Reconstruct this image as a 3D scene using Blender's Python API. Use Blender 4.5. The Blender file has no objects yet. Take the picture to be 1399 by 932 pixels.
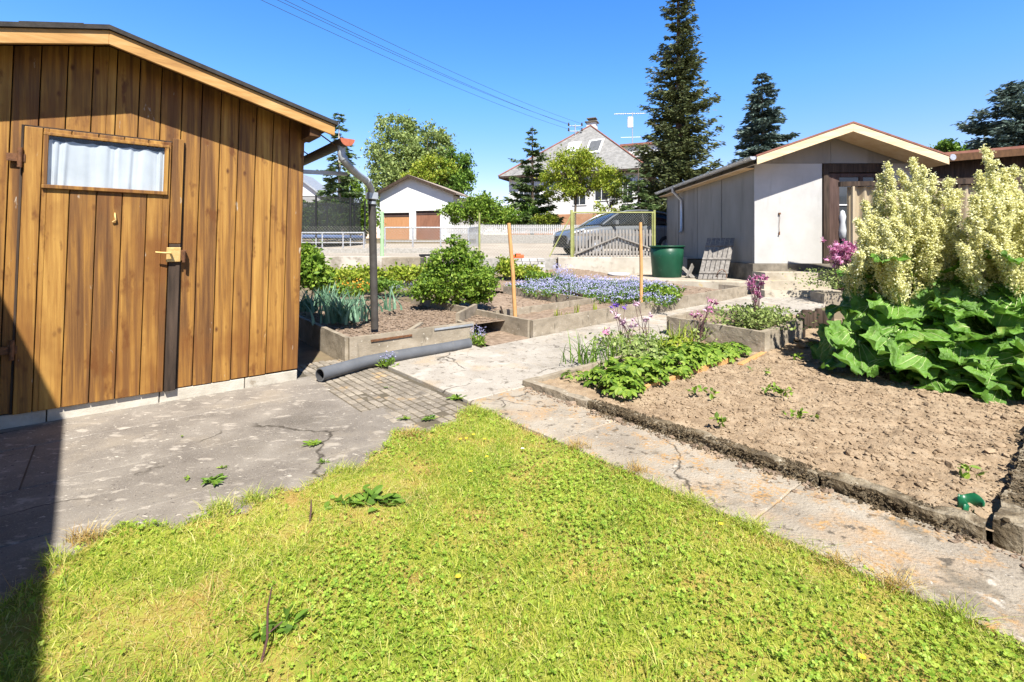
import bpy, math, random
import numpy as np
from mathutils import Vector, noise as mn
random.seed(7); rng = np.random.default_rng(7)
SC = bpy.context.scene
COL = SC.collection
# ---------------------------------------------------------------- camera numbers and ground profile
F, HZ, CX, EYE = 660.0, 337.0, 699.5, 1.2
U = np.array([.767, .641]); U /= np.linalg.norm(U); V = np.array([-U[1], U[0]])
PY = [-80, 5, 10.6, 12.9, 13.2, 13.3, 18.5, 25, 36, 45, 700]
PZ = [0, 0, .22, .46, .48, .86, .93, 1.38, 1.75, 2.0, 2.0]
def gz(Y): return np.interp(Y, PY, PZ)
def W(a, b): return a*U[0]+b*V[0], a*U[1]+b*V[1]
def W3(a, b, dz=0.):
    x, y = W(a, b); return (x, y, float(gz(y))+dz)
def toUV(x, y): return x*U[0]+y*U[1], x*V[0]+y*V[1]
def G(px, py, dz=0.):
    Y = 6.
    for _ in range(80): Y = .6*Y+.4*F*(EYE-float(gz(Y))-dz)/(py-HZ)
    return ((px-CX)*Y/F, Y, float(gz(Y))+dz)
def at(px, py, Y): return np.array([(px-CX)*Y/F, Y, EYE-(py-HZ)*Y/F])
def nz(x, y, z=0., s=1.): return mn.noise(Vector((x*s, y*s, z*s)))
def inpoly(x, y, P):
    P = np.asarray(P); r = np.zeros(len(x), bool); j = len(P)-1
    for i in range(len(P)):
        c = ((P[i,1] > y) != (P[j,1] > y)) & (x < (P[j,0]-P[i,0])*(y-P[i,1])/(P[j,1]-P[i,1]+1e-12)+P[i,0])
        r ^= c; j = i
    return r
# ---------------------------------------------------------------- materials
def S(r, g, b):
    f = lambda c: (c/255/12.92) if c/255 <= .04045 else ((c/255+.055)/1.055)**2.4
    return (f(r), f(g), f(b), 1)
def ramp(nt, stops, fac):
    n = nt.nodes.new('ShaderNodeValToRGB'); e = n.color_ramp.elements
    while len(e) < len(stops): e.new(.5)
    for i, s in enumerate(stops): e[i].position = s[0]; e[i].color = s[1]
    nt.links.new(fac, n.inputs[0]); return n.outputs[0]
def tex(nt, kind, scale, stretch=(1,1,1), detail=5, rough=.6, dist=0.):
    tc = nt.nodes.new('ShaderNodeTexCoord'); mp = nt.nodes.new('ShaderNodeMapping')
    mp.inputs['Scale'].default_value = stretch
    nt.links.new(tc.outputs['Object'], mp.inputs[0])
    if kind == 'noise':
        n = nt.nodes.new('ShaderNodeTexNoise'); n.inputs['Scale'].default_value = scale
        n.inputs['Detail'].default_value = detail; n.inputs['Roughness'].default_value = rough
        n.inputs['Distortion'].default_value = dist
    else:
        n = nt.nodes.new('ShaderNodeTexVoronoi'); n.inputs['Scale'].default_value = scale
    nt.links.new(mp.outputs[0], n.inputs['Vector']); return n.outputs[0]
def mat(name, stops, scale=5., stretch=(1,1,1), detail=6, rough=.85, bump=.25, bscale=None, bdist=.01, island=0., spec=.25,
        metal=0., transl=0., spots=(), dist=0., byisland=False, coat=0., lichen=None, crack=0.):
    m = bpy.data.materials.new(name); m.use_nodes = True; nt = m.node_tree; nt.nodes.clear()
    out = nt.nodes.new('ShaderNodeOutputMaterial'); b = nt.nodes.new('ShaderNodeBsdfPrincipled')
    b.inputs['Roughness'].default_value = rough; b.inputs['Metallic'].default_value = metal
    b.inputs['Specular IOR Level'].default_value = spec; b.inputs['Coat Weight'].default_value = coat
    if len(stops) == 1: stops = [(0, stops[0][1]), (1, stops[0][1])]
    geo = nt.nodes.new('ShaderNodeNewGeometry')
    nse = tex(nt, 'noise', scale, stretch, detail, dist=dist)
    if byisland:
        mx = nt.nodes.new('ShaderNodeMath'); mx.operation = 'MULTIPLY_ADD'
        nt.links.new(nse, mx.inputs[0]); mx.inputs[1].default_value = .9 if byisland is True else 1.
        ad = nt.nodes.new('ShaderNodeMath'); ad.operation = 'MULTIPLY_ADD'
        nt.links.new(geo.outputs['Random Per Island'], ad.inputs[0]); ad.inputs[1].default_value = .9 if byisland is True else byisland; ad.inputs[2].default_value = -.4 if byisland is True else -.5*byisland
        nt.links.new(ad.outputs[0], mx.inputs[2]); fac = mx.outputs[0]
    else: fac = nse
    col = ramp(nt, stops, fac)
    for sp in spots:   # (kind, scale, lo, hi, colour, stretch)
        t = tex(nt, sp[0], sp[1], sp[5] if len(sp) > 5 else (1,1,1), 4)
        inv = sp[0] != 'noise'
        f = ramp(nt, [(sp[2], (1,1,1,1) if inv else (0,0,0,1)), (sp[3], (0,0,0,1) if inv else (1,1,1,1))], t)
        if inv:  # break up round spots
            t2 = tex(nt, 'noise', sp[1]*.35, (1,1,1), 3); f2 = ramp(nt, [(.45, (0,0,0,1)), (.58, (1,1,1,1))], t2)
            q = nt.nodes.new('ShaderNodeMath'); q.operation = 'MULTIPLY'; nt.links.new(f, q.inputs[0]); nt.links.new(f2, q.inputs[1]); f = q.outputs[0]
        x = nt.nodes.new('ShaderNodeMix'); x.data_type = 'RGBA'
        nt.links.new(f, x.inputs[0]); nt.links.new(col, x.inputs[6]); x.inputs[7].default_value = sp[4]; col = x.outputs[2]
    if crack:
        tc = nt.nodes.new('ShaderNodeTexCoord'); n0 = nt.nodes.new('ShaderNodeTexNoise'); n0.inputs['Scale'].default_value = 5; n0.inputs['Detail'].default_value = 6; nt.links.new(tc.outputs['Object'], n0.inputs['Vector'])
        va = nt.nodes.new('ShaderNodeMix'); va.data_type = 'RGBA'; va.blend_type = 'ADD'; va.inputs[0].default_value = .22; nt.links.new(tc.outputs['Object'], va.inputs[6]); nt.links.new(n0.outputs['Color'], va.inputs[7])
        vo = nt.nodes.new('ShaderNodeTexVoronoi'); vo.feature = 'DISTANCE_TO_EDGE'; vo.inputs['Scale'].default_value = crack; nt.links.new(va.outputs[2], vo.inputs['Vector'])
        c1 = ramp(nt, [(.001, (1,1,1,1)), (.0075, (0,0,0,1))], vo.outputs['Distance']); c2 = ramp(nt, [(.47, (0,0,0,1)), (.53, (1,1,1,1))], tex(nt, 'noise', 1.3, (1,1,1), 2))
        q = nt.nodes.new('ShaderNodeMath'); q.operation = 'MULTIPLY'; nt.links.new(c1, q.inputs[0]); nt.links.new(c2, q.inputs[1])
        x = nt.nodes.new('ShaderNodeMix'); x.data_type = 'RGBA'; nt.links.new(q.outputs[0], x.inputs[0]); nt.links.new(col, x.inputs[6]); x.inputs[7].default_value = (.05,.042,.032,1); col = x.outputs[2]
    if lichen:
        a1 = ramp(nt, [(.50, (0,0,0,1)), (.64, (1,1,1,1))], tex(nt, 'noise', lichen[0], (1,1,1), 6, .75)); a2 = ramp(nt, [(.44, (0,0,0,1)), (.56, (1,1,1,1))], tex(nt, 'noise', lichen[1], (1,1,1), 4))
        q = nt.nodes.new('ShaderNodeMath'); q.operation = 'MULTIPLY'; nt.links.new(a1, q.inputs[0]); nt.links.new(a2, q.inputs[1])
        x = nt.nodes.new('ShaderNodeMix'); x.data_type = 'RGBA'; nt.links.new(q.outputs[0], x.inputs[0]); nt.links.new(col, x.inputs[6]); x.inputs[7].default_value = lichen[2]; col = x.outputs[2]
    if island:
        h = nt.nodes.new('ShaderNodeHueSaturation'); a = nt.nodes.new('ShaderNodeMath'); a.operation = 'MULTIPLY_ADD'
        nt.links.new(geo.outputs['Random Per Island'], a.inputs[0]); a.inputs[1].default_value = 2*island; a.inputs[2].default_value = 1-island
        nt.links.new(a.outputs[0], h.inputs['Value']); nt.links.new(col, h.inputs['Color']); col = h.outputs[0]
    nt.links.new(col, b.inputs['Base Color'])
    if bump:
        bn = nt.nodes.new('ShaderNodeBump'); bn.inputs['Strength'].default_value = bump; bn.inputs['Distance'].default_value = bdist
        nt.links.new(tex(nt, 'noise', bscale or scale*4, stretch, 8), bn.inputs['Height']); nt.links.new(bn.outputs[0], b.inputs['Normal'])
    sh = b.outputs[0]
    if transl:
        t = nt.nodes.new('ShaderNodeBsdfTranslucent'); nt.links.new(col, t.inputs['Color'])
        x = nt.nodes.new('ShaderNodeMixShader'); x.inputs[0].default_value = transl
        nt.links.new(sh, x.inputs[1]); nt.links.new(t.outputs[0], x.inputs[2]); sh = x.outputs[0]
    nt.links.new(sh, out.inputs['Surface']); return m
def leafmat(name, cols, transl=.35, rough=.55, spec=.35):
    n = len(cols); return mat(name, [(.1+.8*i/max(1, n-1), c) for i, c in enumerate(cols)], 1.2, rough=rough, bump=0, transl=transl, byisland=True, spec=spec)
def glass(name, col, alpha, rough=.02):
    m = bpy.data.materials.new(name); m.use_nodes = True; nt = m.node_tree; nt.nodes.clear()
    out = nt.nodes.new('ShaderNodeOutputMaterial'); g = nt.nodes.new('ShaderNodeBsdfGlossy'); g.inputs['Roughness'].default_value = rough
    t = nt.nodes.new('ShaderNodeBsdfTransparent'); t.inputs['Color'].default_value = col
    lw = nt.nodes.new('ShaderNodeLayerWeight'); pw = nt.nodes.new('ShaderNodeMath'); pw.operation = 'POWER'; pw.inputs[1].default_value = 4; nt.links.new(lw.outputs['Facing'], pw.inputs[0]); fr = nt.nodes.new('ShaderNodeMath'); fr.operation = 'MULTIPLY_ADD'; fr.inputs[1].default_value = .6; fr.inputs[2].default_value = .04; nt.links.new(pw.outputs[0], fr.inputs[0])
    x = nt.nodes.new('ShaderNodeMixShader'); nt.links.new(fr.outputs[0], x.inputs[0]); nt.links.new(t.outputs[0], x.inputs[1]); nt.links.new(g.outputs[0], x.inputs[2])
    nt.links.new(x.outputs[0], out.inputs['Surface']); return m
def flat(name, c, rough=.6, spec=.3, metal=0., bump=0., var=.12, scale=6, coat=0.):
    d = tuple(max(0, k*(1-var)) for k in c[:3])+(1,); l = tuple(min(1, k*(1+var)) for k in c[:3])+(1,)
    return mat(name, [(.3, d), (.7, l)], scale, rough=rough, bump=bump, spec=spec, metal=metal, coat=coat)
M = {}
M['ground'] = mat('ground_dirt', [(.3, (.10,.075,.045,1)), (.55, (.17,.13,.08,1)), (.7, (.12,.14,.05,1))], 1.5, bump=.5, bscale=30)
M['road'] = mat('road_surface', [(.3, (.29,.25,.205,1)), (.7, (.37,.325,.27,1))], .8, bump=.2, bscale=60)
M['lawnsoil'] = mat('lawn_soil', [(.36, (.13,.17,.02,1)), (.5, (.23,.25,.035,1)), (.64, (.30,.21,.06,1))], 3.2, bump=.5, bscale=60)
M['pave'] = mat('pavement_concrete', [(.25, (.125,.108,.092,1)), (.5, (.185,.163,.138,1)), (.75, (.25,.224,.19,1))], 3, bump=.5, bscale=90, bdist=.006, island=.06,
    spots=[('noise', 11, .575, .66, (.33,.295,.25,1), (.7,1.3,1)), ('noise', 2.2, .54, .72, (.25,.215,.17,1)), ('noise', 34, .64, .70, (.44,.40,.34,1), (.7,1.2,1)), ('noise', 1.1, .56, .74, (.085,.075,.066,1)), ('noise', 60, .64, .70, (.06,.05,.045,1)), ('noise', 150, .60, .66, (.33,.30,.26,1))], crack=.75)
M['paver'] = mat('paver_concrete', [(.25, (.15,.13,.105,1)), (.5, (.22,.19,.152,1)), (.75, (.30,.262,.21,1))], 4, bump=.4, bscale=60, bdist=.004, island=.16,
    spots=[('noise', 3, .60, .72, (.38,.25,.11,1)), ('noise', 5, .56, .70, (.105,.092,.075,1)), ('noise', 30, .62, .7, (.36,.33,.28,1))])
M['path'] = mat('path_concrete', [(.25, (.22,.185,.145,1)), (.5, (.31,.268,.212,1)), (.75, (.39,.345,.28,1))], 2.6, bump=.9, bscale=70, bdist=.010, island=.05,
    spots=[('noise', 2.3, .54, .70, (.35,.255,.165,1)), ('noise', 16, .585, .66, (.115,.095,.072,1)), ('noise', 3.4, .57, .68, (.19,.16,.12,1)), ('noise', 9.7, .63, .70, (.45,.41,.35,1)), ('noise', 45, .65, .72, (.10,.085,.07,1)), ('noise', 38, .66, .71, (.48,.45,.40,1))], lichen=(5.5, 55, (.40,.23,.085,1)), crack=.8)
M['pathfar'] = mat('path_concrete_grey', [(.25, (.235,.21,.178,1)), (.5, (.315,.285,.245,1)), (.75, (.39,.36,.315,1))], 2.6, bump=.6, bscale=55, bdist=.007, island=.05,
    spots=[('noise', 13, .58, .67, (.15,.13,.105,1)), ('noise', 4.4, .56, .68, (.40,.365,.32,1)), ('noise', 2.0, .55, .7, (.34,.27,.19,1)), ('noise', 45, .62, .69, (.13,.11,.09,1)), ('noise', 120, .60, .66, (.45,.42,.37,1))], crack=.7)
M['bedwall'] = mat('bed_concrete', [(.25, (.15,.125,.09,1)), (.5, (.25,.21,.155,1)), (.75, (.36,.31,.24,1))], 4, stretch=(1,1,1.6), bump=.5, bscale=45, bdist=.008, island=.12,
    spots=[('noise', 9, .58, .72, (.10,.085,.06,1), (1,1,.35)), ('noise', 30, .64, .70, (.44,.40,.33,1))])
M['moss'] = mat('mossy_concrete', [(.28, (.06,.045,.028,1)), (.44, (.13,.10,.062,1)), (.56, (.24,.20,.14,1)), (.75, (.34,.29,.215,1))], 7, bump=.9, bscale=40, bdist=.02,
    spots=[('noise', 26, .62, .7, (.40,.36,.28,1))])
M['soil'] = mat('dry_soil', [(.25, (.175,.122,.075,1)), (.5, (.275,.202,.130,1)), (.75, (.35,.272,.186,1))], 9, bump=.8, bscale=60, bdist=.012, island=.12)
M['mulch'] = mat('mulch_soil', [(.3, (.14,.10,.068,1)), (.55, (.245,.18,.13,1)), (.75, (.34,.27,.205,1))], 14, bump=.9, bscale=60, bdist=.02, island=.25)
M['wood'] = mat('stained_boards', [(.22, (.075,.033,.013,1)), (.40, (.155,.072,.022,1)), (.53, (.275,.135,.030,1)), (.72, (.40,.222,.054,1))], 2.2, stretch=(13,13,.5), detail=10, rough=.62, bump=.6, bscale=8, bdist=.004, byisland=.2, spec=.25, dist=.22,
    spots=[('voronoi', 8, .07, .19, (.085,.032,.010,1), (1.5,1.5,.75)), ('noise', 7, .60, .70, (.12,.046,.012,1), (1.3,1.3,.5)), ('noise', 1.6, .50, .72, (.155,.06,.014,1), (1,1,.8)), ('noise', 16, .69, .75, (.40,.34,.27,1), (1.2,1.2,.3))])
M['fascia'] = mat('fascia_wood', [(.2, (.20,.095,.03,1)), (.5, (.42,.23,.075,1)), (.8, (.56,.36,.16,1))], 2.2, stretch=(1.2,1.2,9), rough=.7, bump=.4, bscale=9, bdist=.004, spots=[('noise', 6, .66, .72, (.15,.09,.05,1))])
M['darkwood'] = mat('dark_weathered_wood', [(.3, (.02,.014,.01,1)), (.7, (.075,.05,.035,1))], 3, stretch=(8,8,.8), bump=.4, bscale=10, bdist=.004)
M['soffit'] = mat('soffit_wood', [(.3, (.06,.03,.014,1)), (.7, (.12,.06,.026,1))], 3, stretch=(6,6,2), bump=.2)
M['felt'] = mat('roofing_felt', [(.3, (.025,.022,.02,1)), (.7, (.05,.045,.04,1))], 20, bump=.5, bscale=120, bdist=.004)
M['block'] = mat('pale_block', [(.3, (.33,.30,.245,1)), (.7, (.47,.435,.37,1))], 8, bump=.6, bscale=60, bdist=.006, island=.1, spots=[('noise', 9, .62, .7, (.24,.20,.15,1))])
M['curtain'] = mat('curtain_cloth', [(.3, (.46,.48,.51,1)), (.7, (.56,.58,.61,1))], 5, bump=0, transl=.12, rough=.9)
M['glass'] = glass('window_glass', (.93,.96,.97,1), 1)
M['brass'] = mat('worn_brass', [(.3, (.50,.31,.10,1)), (.7, (.66,.46,.20,1))], 30, rough=.45, metal=.35, bump=.1)
M['rust'] = mat('rusty_iron', [(.3, (.07,.035,.02,1)), (.7, (.22,.10,.045,1))], 40, rough=.75, metal=.2, bump=.3)
M['steel'] = mat('galvanised_steel', [(.3, (.40,.41,.42,1)), (.7, (.55,.56,.57,1))], 20, rough=.4, metal=.6, bump=.05)
M['zinc'] = mat('grey_zinc', [(.3, (.27,.29,.31,1)), (.7, (.44,.46,.48,1))], 6, rough=.45, metal=.35, bump=.05)
M['pvc'] = mat('grey_plastic_pipe', [(.3, (.085,.09,.098,1)), (.7, (.125,.13,.14,1))], 5, rough=.42, bump=.1, bscale=40, bdist=.002, spots=[('noise', 12, .64, .76, (.20,.185,.16,1))])
M['pvcin'] = flat('pipe_inside', (.04,.04,.042,1), .7)
M['pipe'] = mat('dark_downpipe', [(.3, (.045,.04,.036,1)), (.7, (.085,.078,.07,1))], 8, rough=.5, bump=.1)
M['copper'] = mat('gutter_end_red', [(.3, (.30,.075,.035,1)), (.7, (.42,.13,.07,1))], 20, rough=.6, bump=.1)
M['bamboo'] = mat('stake_wood', [(.3, (.40,.20,.07,1)), (.7, (.56,.33,.14,1))], 8, stretch=(6,6,1), rough=.6, bump=.3, bdist=.003)
# ---------------------------------------------------------------- mesh collector
def nrm(a):
    a = np.asarray(a, float); return a/(np.linalg.norm(a, axis=-1, keepdims=True)+1e-12)
class MB:
    def __init__(s): s.V = []; s.L = []; s.T = []; s.MI = []; s.SM = []; s.n = 0
    def add(s, v, f, m=0, smooth=False):
        v = np.asarray(v, float).reshape(-1, 3); s.V.append(v)
        if isinstance(f, np.ndarray):
            s.L.append((f+s.n).ravel()); s.T.append(np.full(len(f), f.shape[1], int)); k = len(f)
        else:
            s.L.append(np.array([i+s.n for q in f for i in q], int)); s.T.append(np.array([len(q) for q in f], int)); k = len(f)
        s.MI.append(np.full(k, m, int)); s.SM.append(np.full(k, smooth, bool)); s.n += len(v); return s
    def hexa(s, p, m=0):   # 8 points: bottom loop 0-3, top loop 4-7
        p = np.asarray(p, float); f = [(0,3,2,1),(4,5,6,7),(0,1,5,4),(1,2,6,5),(2,3,7,6),(3,0,4,7)]
        d = np.dot(np.cross(p[1]-p[0], p[3]-p[0]), p[4]-p[0])
        if d < 0: f = [tuple(reversed(q)) for q in f]
        return s.add(p, f, m)
    def ob(s, o, a, b, c, m=0):
        o, a, b, c = (np.asarray(k, float) for k in (o, a, b, c))
        return s.hexa([o, o+a, o+a+b, o+b, o+c, o+a+c, o+a+b+c, o+b+c], m)
    def box(s, x0, x1, y0, y1, z0, z1, m=0): return s.ob((x0,y0,z0), (x1-x0,0,0), (0,y1-y0,0), (0,0,z1-z0), m)
    def cbox(s, c, sx, sy, sz, rz=0., m=0):
        a = np.array([math.cos(rz), math.sin(rz), 0]); b = np.array([-math.sin(rz), math.cos(rz), 0])
        return s.ob(np.asarray(c, float)-a*sx/2-b*sy/2-np.array([0,0,sz/2]), a*sx, b*sy, (0,0,sz), m)
    def beam(s, p0, p1, w, h, m=0, up=(0,0,1)):
        p0 = np.asarray(p0, float); p1 = np.asarray(p1, float); d = p1-p0; sd = nrm(np.cross(d, up)); u = nrm(np.cross(sd, d))
        return s.ob(p0-sd*w/2-u*h/2, d, sd*w, u*h, m)
    def tube(s, pts, r, n=8, m=0, caps=True, smooth=True, taper=None):
        P = np.asarray(pts, float); k = len(P); r = np.full(k, r, float) if np.isscalar(r) else np.asarray(r, float)
        T = nrm(np.gradient(P, axis=0)); ref = np.array([0,0,1.]) if abs(T[0][2]) < .9 else np.array([1.,0,0]); vs = []
        sd = nrm(np.cross(T[0], ref))
        for i in range(k):
            sd = nrm(sd-T[i]*np.dot(sd, T[i])); up = np.cross(T[i], sd)
            a = np.arange(n)*2*math.pi/n; vs.append(P[i]+r[i]*(np.cos(a)[:,None]*sd+np.sin(a)[:,None]*up))
        f = [(i*n+j, i*n+(j+1)%n, (i+1)*n+(j+1)%n, (i+1)*n+j) for i in range(k-1) for j in range(n)]
        s.add(np.concatenate(vs), f, m, smooth)
        if caps: s.add(vs[0], [tuple(range(n-1, -1, -1))], m); s.add(vs[-1], [tuple(range(n))], m)
        return s
    def lathe(s, c, prof, n=24, m=0, smooth=True, ax=None):
        c = np.asarray(c, float); a = np.arange(n)*2*math.pi/n
        v = np.concatenate([np.c_[r*np.cos(a), r*np.sin(a), np.full(n, z)] for r, z in prof])
        if ax is not None:
            z = nrm(ax); x = nrm(np.cross((0,0,1.) if abs(z[2]) < .9 else (1.,0,0), z)); y = np.cross(z, x); v = v[:,:1]*x+v[:,1:2]*y+v[:,2:]*z
        f = [(i*n+j, i*n+(j+1)%n, (i+1)*n+(j+1)%n, (i+1)*n+j) for i in range(len(prof)-1) for j in range(n)]
        return s.add(v+c, f, m, smooth)
    def ext(s, poly, vec, m=0):  # planar polygon swept by a vector
        p = np.asarray(poly, float); k = len(p); v = np.concatenate([p, p+np.asarray(vec, float)])
        nn = np.cross(p[1]-p[0], p[2]-p[0]); fl = np.dot(nn, vec) > 0
        f = [tuple(range(k-1, -1, -1)), tuple(range(k, 2*k))]+[(i, (i+1)%k, k+(i+1)%k, k+i) for i in range(k)]
        if not fl: f = [tuple(reversed(q)) for q in f]
        return s.add(v, f, m)
    def grid(s, A, m=0, smooth=True):  # A (nu,nv,3)
        A = np.asarray(A, float); a, b = A.shape[:2]; i = np.arange(a-1)[:,None]*b+np.arange(b-1)[None]; i = i.ravel()
        return s.add(A.reshape(-1, 3), np.c_[i, i+b, i+b+1, i+1], m, smooth)
    def leaves(s, P, L, Wd, D, N, fold=.15, m=0):
        P = np.asarray(P, float); k = len(P); L = np.broadcast_to(L, k)[:,None]; Wd = np.broadcast_to(Wd, k)[:,None]
        D = nrm(D); Sd = nrm(np.cross(D, N)); Nn = np.cross(Sd, D)
        v = np.stack([P, P+D*L*.5+Sd*Wd*.5+Nn*fold*L, P+D*L, P+D*L*.5-Sd*Wd*.5+Nn*fold*L], 1).reshape(-1, 3)
        return s.add(v, np.arange(4*k).reshape(k, 4), m)
    def leaves6(s, P, L, Wd, D, N, fold=.1, m=0):
        P = np.asarray(P, float); k = len(P); L = np.broadcast_to(L, k)[:,None]; Wd = np.broadcast_to(Wd, k)[:,None]*.5
        D = nrm(D); Sd = nrm(np.cross(D, N)); Nn = np.cross(Sd, D)
        v = np.stack([P, P+D*L*.28+Sd*Wd*.85+Nn*fold*L, P+D*L*.62+Sd*Wd+Nn*fold*L*1.1, P+D*L*.88+Sd*Wd*.5+Nn*fold*L*.4, P+D*L-Nn*fold*L*.6, P+D*L*.88-Sd*Wd*.5+Nn*fold*L*.4, P+D*L*.62-Sd*Wd+Nn*fold*L*1.1, P+D*L*.28-Sd*Wd*.85+Nn*fold*L, P+D*L*.35, P+D*L*.7], 1).reshape(-1, 3)
        b = np.arange(k)[:,None]*10; f = [(0,8,1),(1,8,9),(1,9,2),(2,9,3),(3,9,4),(0,7,8),(7,6,9),(7,9,8),(6,5,9),(5,4,9)]
        return s.add(v, np.concatenate([b+np.array(q)[None] for q in f]), m)
    def blades(s, P, H, Wd, lean, m=0, seg=2, curl=1.):
        P = np.asarray(P, float); k = len(P); H = np.broadcast_to(H, k); Wd = np.broadcast_to(Wd, k); lean = np.asarray(lean, float)
        az = rng.uniform(0, 2*math.pi, k); sd = np.c_[np.cos(az), np.sin(az), np.zeros(k)]; vs = []
        for i in range(seg+1):
            t = i/seg; c = P+np.c_[lean*(t**(1+curl))[None] if False else lean*t**(1+curl), np.zeros(k)]*H[:,None]
            c[:,2] += H*t*(1-.25*t*np.minimum(1.2, np.linalg.norm(lean, axis=1)))
            w = Wd*(1-t)**.7 if i < seg else Wd*.08
            vs += [c-sd*w[:,None]/2, c+sd*w[:,None]/2]
        v = np.stack(vs, 1).reshape(-1, 3); st = np.arange(k)*2*(seg+1)
        f = np.concatenate([np.c_[st+2*i, st+2*i+1, st+2*i+3, st+2*i+2] for i in range(seg)])
        return s.add(v, f, m)
    def build(s, name, mats, parent=None, bevel=0., loc=None):
        me = bpy.data.meshes.new(name); V_ = np.concatenate(s.V); L = np.concatenate(s.L); T = np.concatenate(s.T)
        o = bpy.data.objects.new(name, me); COL.objects.link(o); off = np.zeros(3)
        if parent is not None:
            o.parent = parent; r = parent; off = np.array(r.location)
            while r.parent: r = r.parent; off = off+np.array(r.location)
        elif loc is not None: off = np.asarray(loc, float); o.location = off
        V_ = V_-off
        me.vertices.add(len(V_)); me.vertices.foreach_set('co', V_.ravel()); me.loops.add(len(L)); me.loops.foreach_set('vertex_index', L)
        me.polygons.add(len(T)); me.polygons.foreach_set('loop_start', np.r_[0, np.cumsum(T)[:-1]]); me.polygons.foreach_set('loop_total', T)
        if not isinstance(mats, (list, tuple)): mats = [mats]
        for q in mats: me.materials.append(M[q] if isinstance(q, str) else q)
        me.polygons.foreach_set('material_index', np.concatenate(s.MI)); me.polygons.foreach_set('use_smooth', np.concatenate(s.SM)); me.update(calc_edges=True)
        if bevel:
            b = o.modifiers.new('bevel', 'BEVEL'); b.width = bevel; b.segments = 2; b.limit_method = 'ANGLE'
        return o
def tag(o, label=None, cat=None, group=None, kind=None):
    for k, v in (('label', label), ('category', cat), ('group', group), ('kind', kind)):
        if v: o[k] = v
    return o
def thing(name, label, cat, loc=(0,0,0), group=None):
    o = bpy.data.objects.new(name, None); COL.objects.link(o); o.location = tuple(float(c) for c in loc); o.empty_display_size = .1
    return tag(o, label, cat, group)
def struct(name, mb, mats): return tag(mb.build(name, mats), kind='structure')
def stuff(name, mb, mats, label, cat): return tag(mb.build(name, mats), label, cat, kind='stuff')
def copytree(o, parent=None):
    c = o.copy(); COL.objects.link(c)
    if parent is not None: c.parent = parent
    for ch in list(o.children): copytree(ch, c)
    return c
def roughbar(mb, p0, p1, w, h, amp=.006, seg=.04, m=0, taper=0.):
    """a cast kerb: box section swept from p0 to p1 (bottom centre line), every vertex pushed about by noise"""
    p0 = np.asarray(p0, float); p1 = np.asarray(p1, float); d = p1-p0; ln = np.linalg.norm(d); n = max(2, int(ln/seg)); sd = nrm(np.cross(d, (0,0,1)))
    k = max(2, int(h/seg)+1); kt = max(2, int(w/seg)+1)
    sec = [(-w/2, h*i/k) for i in range(k)]+[(-w/2+w*i/kt, h) for i in range(kt)]+[(w/2, h-h*i/k) for i in range(k+1)]
    A = np.zeros((n+1, len(sec), 3))
    for i in range(n+1):
        b = p0+d*i/n
        for j, (x, z) in enumerate(sec):
            q = b+sd*x+np.array([0,0,z]); v = mn.noise_vector(Vector(q*9))+mn.noise_vector(Vector(q*27))*.5
            A[i, j] = q+np.array(v)*amp*(1 if z > 0 else .4)
    mb.grid(A, m, False)
    for e, fl in ((0, 1), (n, 0)):
        L = len(sec); f = tuple(range(L)) if fl else tuple(range(L-1, -1, -1)); mb.add(A[e], [f], m)
def rand_dirs(k, up=0.):
    d = rng.normal(size=(k, 3)); d[:,2] += up; return nrm(d)
# ================================================================ SETTING
def sheet(u0, u1, v0, v1, dz, su=.5, sv=.5, noise=0., ns=3.):
    nu = max(2, int((u1-u0)/su)+1); nv = max(2, int((v1-v0)/sv)+1); A = np.zeros((nu, nv, 3))
    for i, a in enumerate(np.linspace(u0, u1, nu)):
        for j, b in enumerate(np.linspace(v0, v1, nv)):
            x, y = W(a, b); A[i, j] = (x, y, float(gz(y))+dz+(noise*(nz(x, y, 0, ns)+.5*nz(x, y, 3, ns*3)) if noise else 0))
    return A
mb = MB()
xs = np.array([-500,-120,-40,-20,-10,-5,0,5,10,20,40,120,500.]); ys = np.array(PY[:1]+[-10,0]+PY[1:], float); ys = np.sort(np.r_[ys, 8., 60., 150.])
mb.grid(np.stack(np.broadcast_arrays(xs[:,None], ys[None], gz(ys)[None]-.02), 2), 0, False)
struct('ground', mb, 'ground')
mb = MB(); yr = np.array([13.32, 15, 18.5, 20, 22, 24.6]); xr = np.array([-60., -20, -8, 0, 8, 20, 60])
mb.grid(np.stack(np.broadcast_arrays(xr[:,None], yr[None], gz(yr)[None]+.004), 2), 0, False); struct('road', mb, 'road')
# lawn: everything in front of the paving and left of the path
LB = [(-4, 2.35), (-.6, 2.38), (-.19, 2.39), (-.04, 2.60), (.25, 2.50), (.79, 2.48), (1.1, 2.60), (1.416, 2.81), (1.6, 2.72), (1.85, 2.83), (2.07, 2.92)]
def lbound(a): return np.interp(a, [q[0] for q in LB], [q[1] for q in LB])+.035*np.sin(a*9.3+1)+.025*np.sin(a*23.7)+.015*np.sin(a*51)
def lawnz(a, b, x, y):
    e = min(1, max(0, (lbound(a)-b)/.035), max(0, (2.08-a)/.03)); return -.012+.034*e+.007*e*nz(x, y, 0, 4)
ua = np.linspace(-4, 2.075, 220); A = np.zeros((len(ua), 70, 3)); tl = np.r_[np.linspace(0, .97, 50), np.linspace(.972, 1, 20)]
for i, a in enumerate(ua):
    for j, t in enumerate(tl):
        b = -4+(lbound(a)+4)*t; x, y = W(a, b); A[i, j] = (x, y, lawnz(a, b, x, y))
lawn = MB(); lawn.grid(A, 0, True); struct('lawn', lawn, 'lawnsoil')
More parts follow.
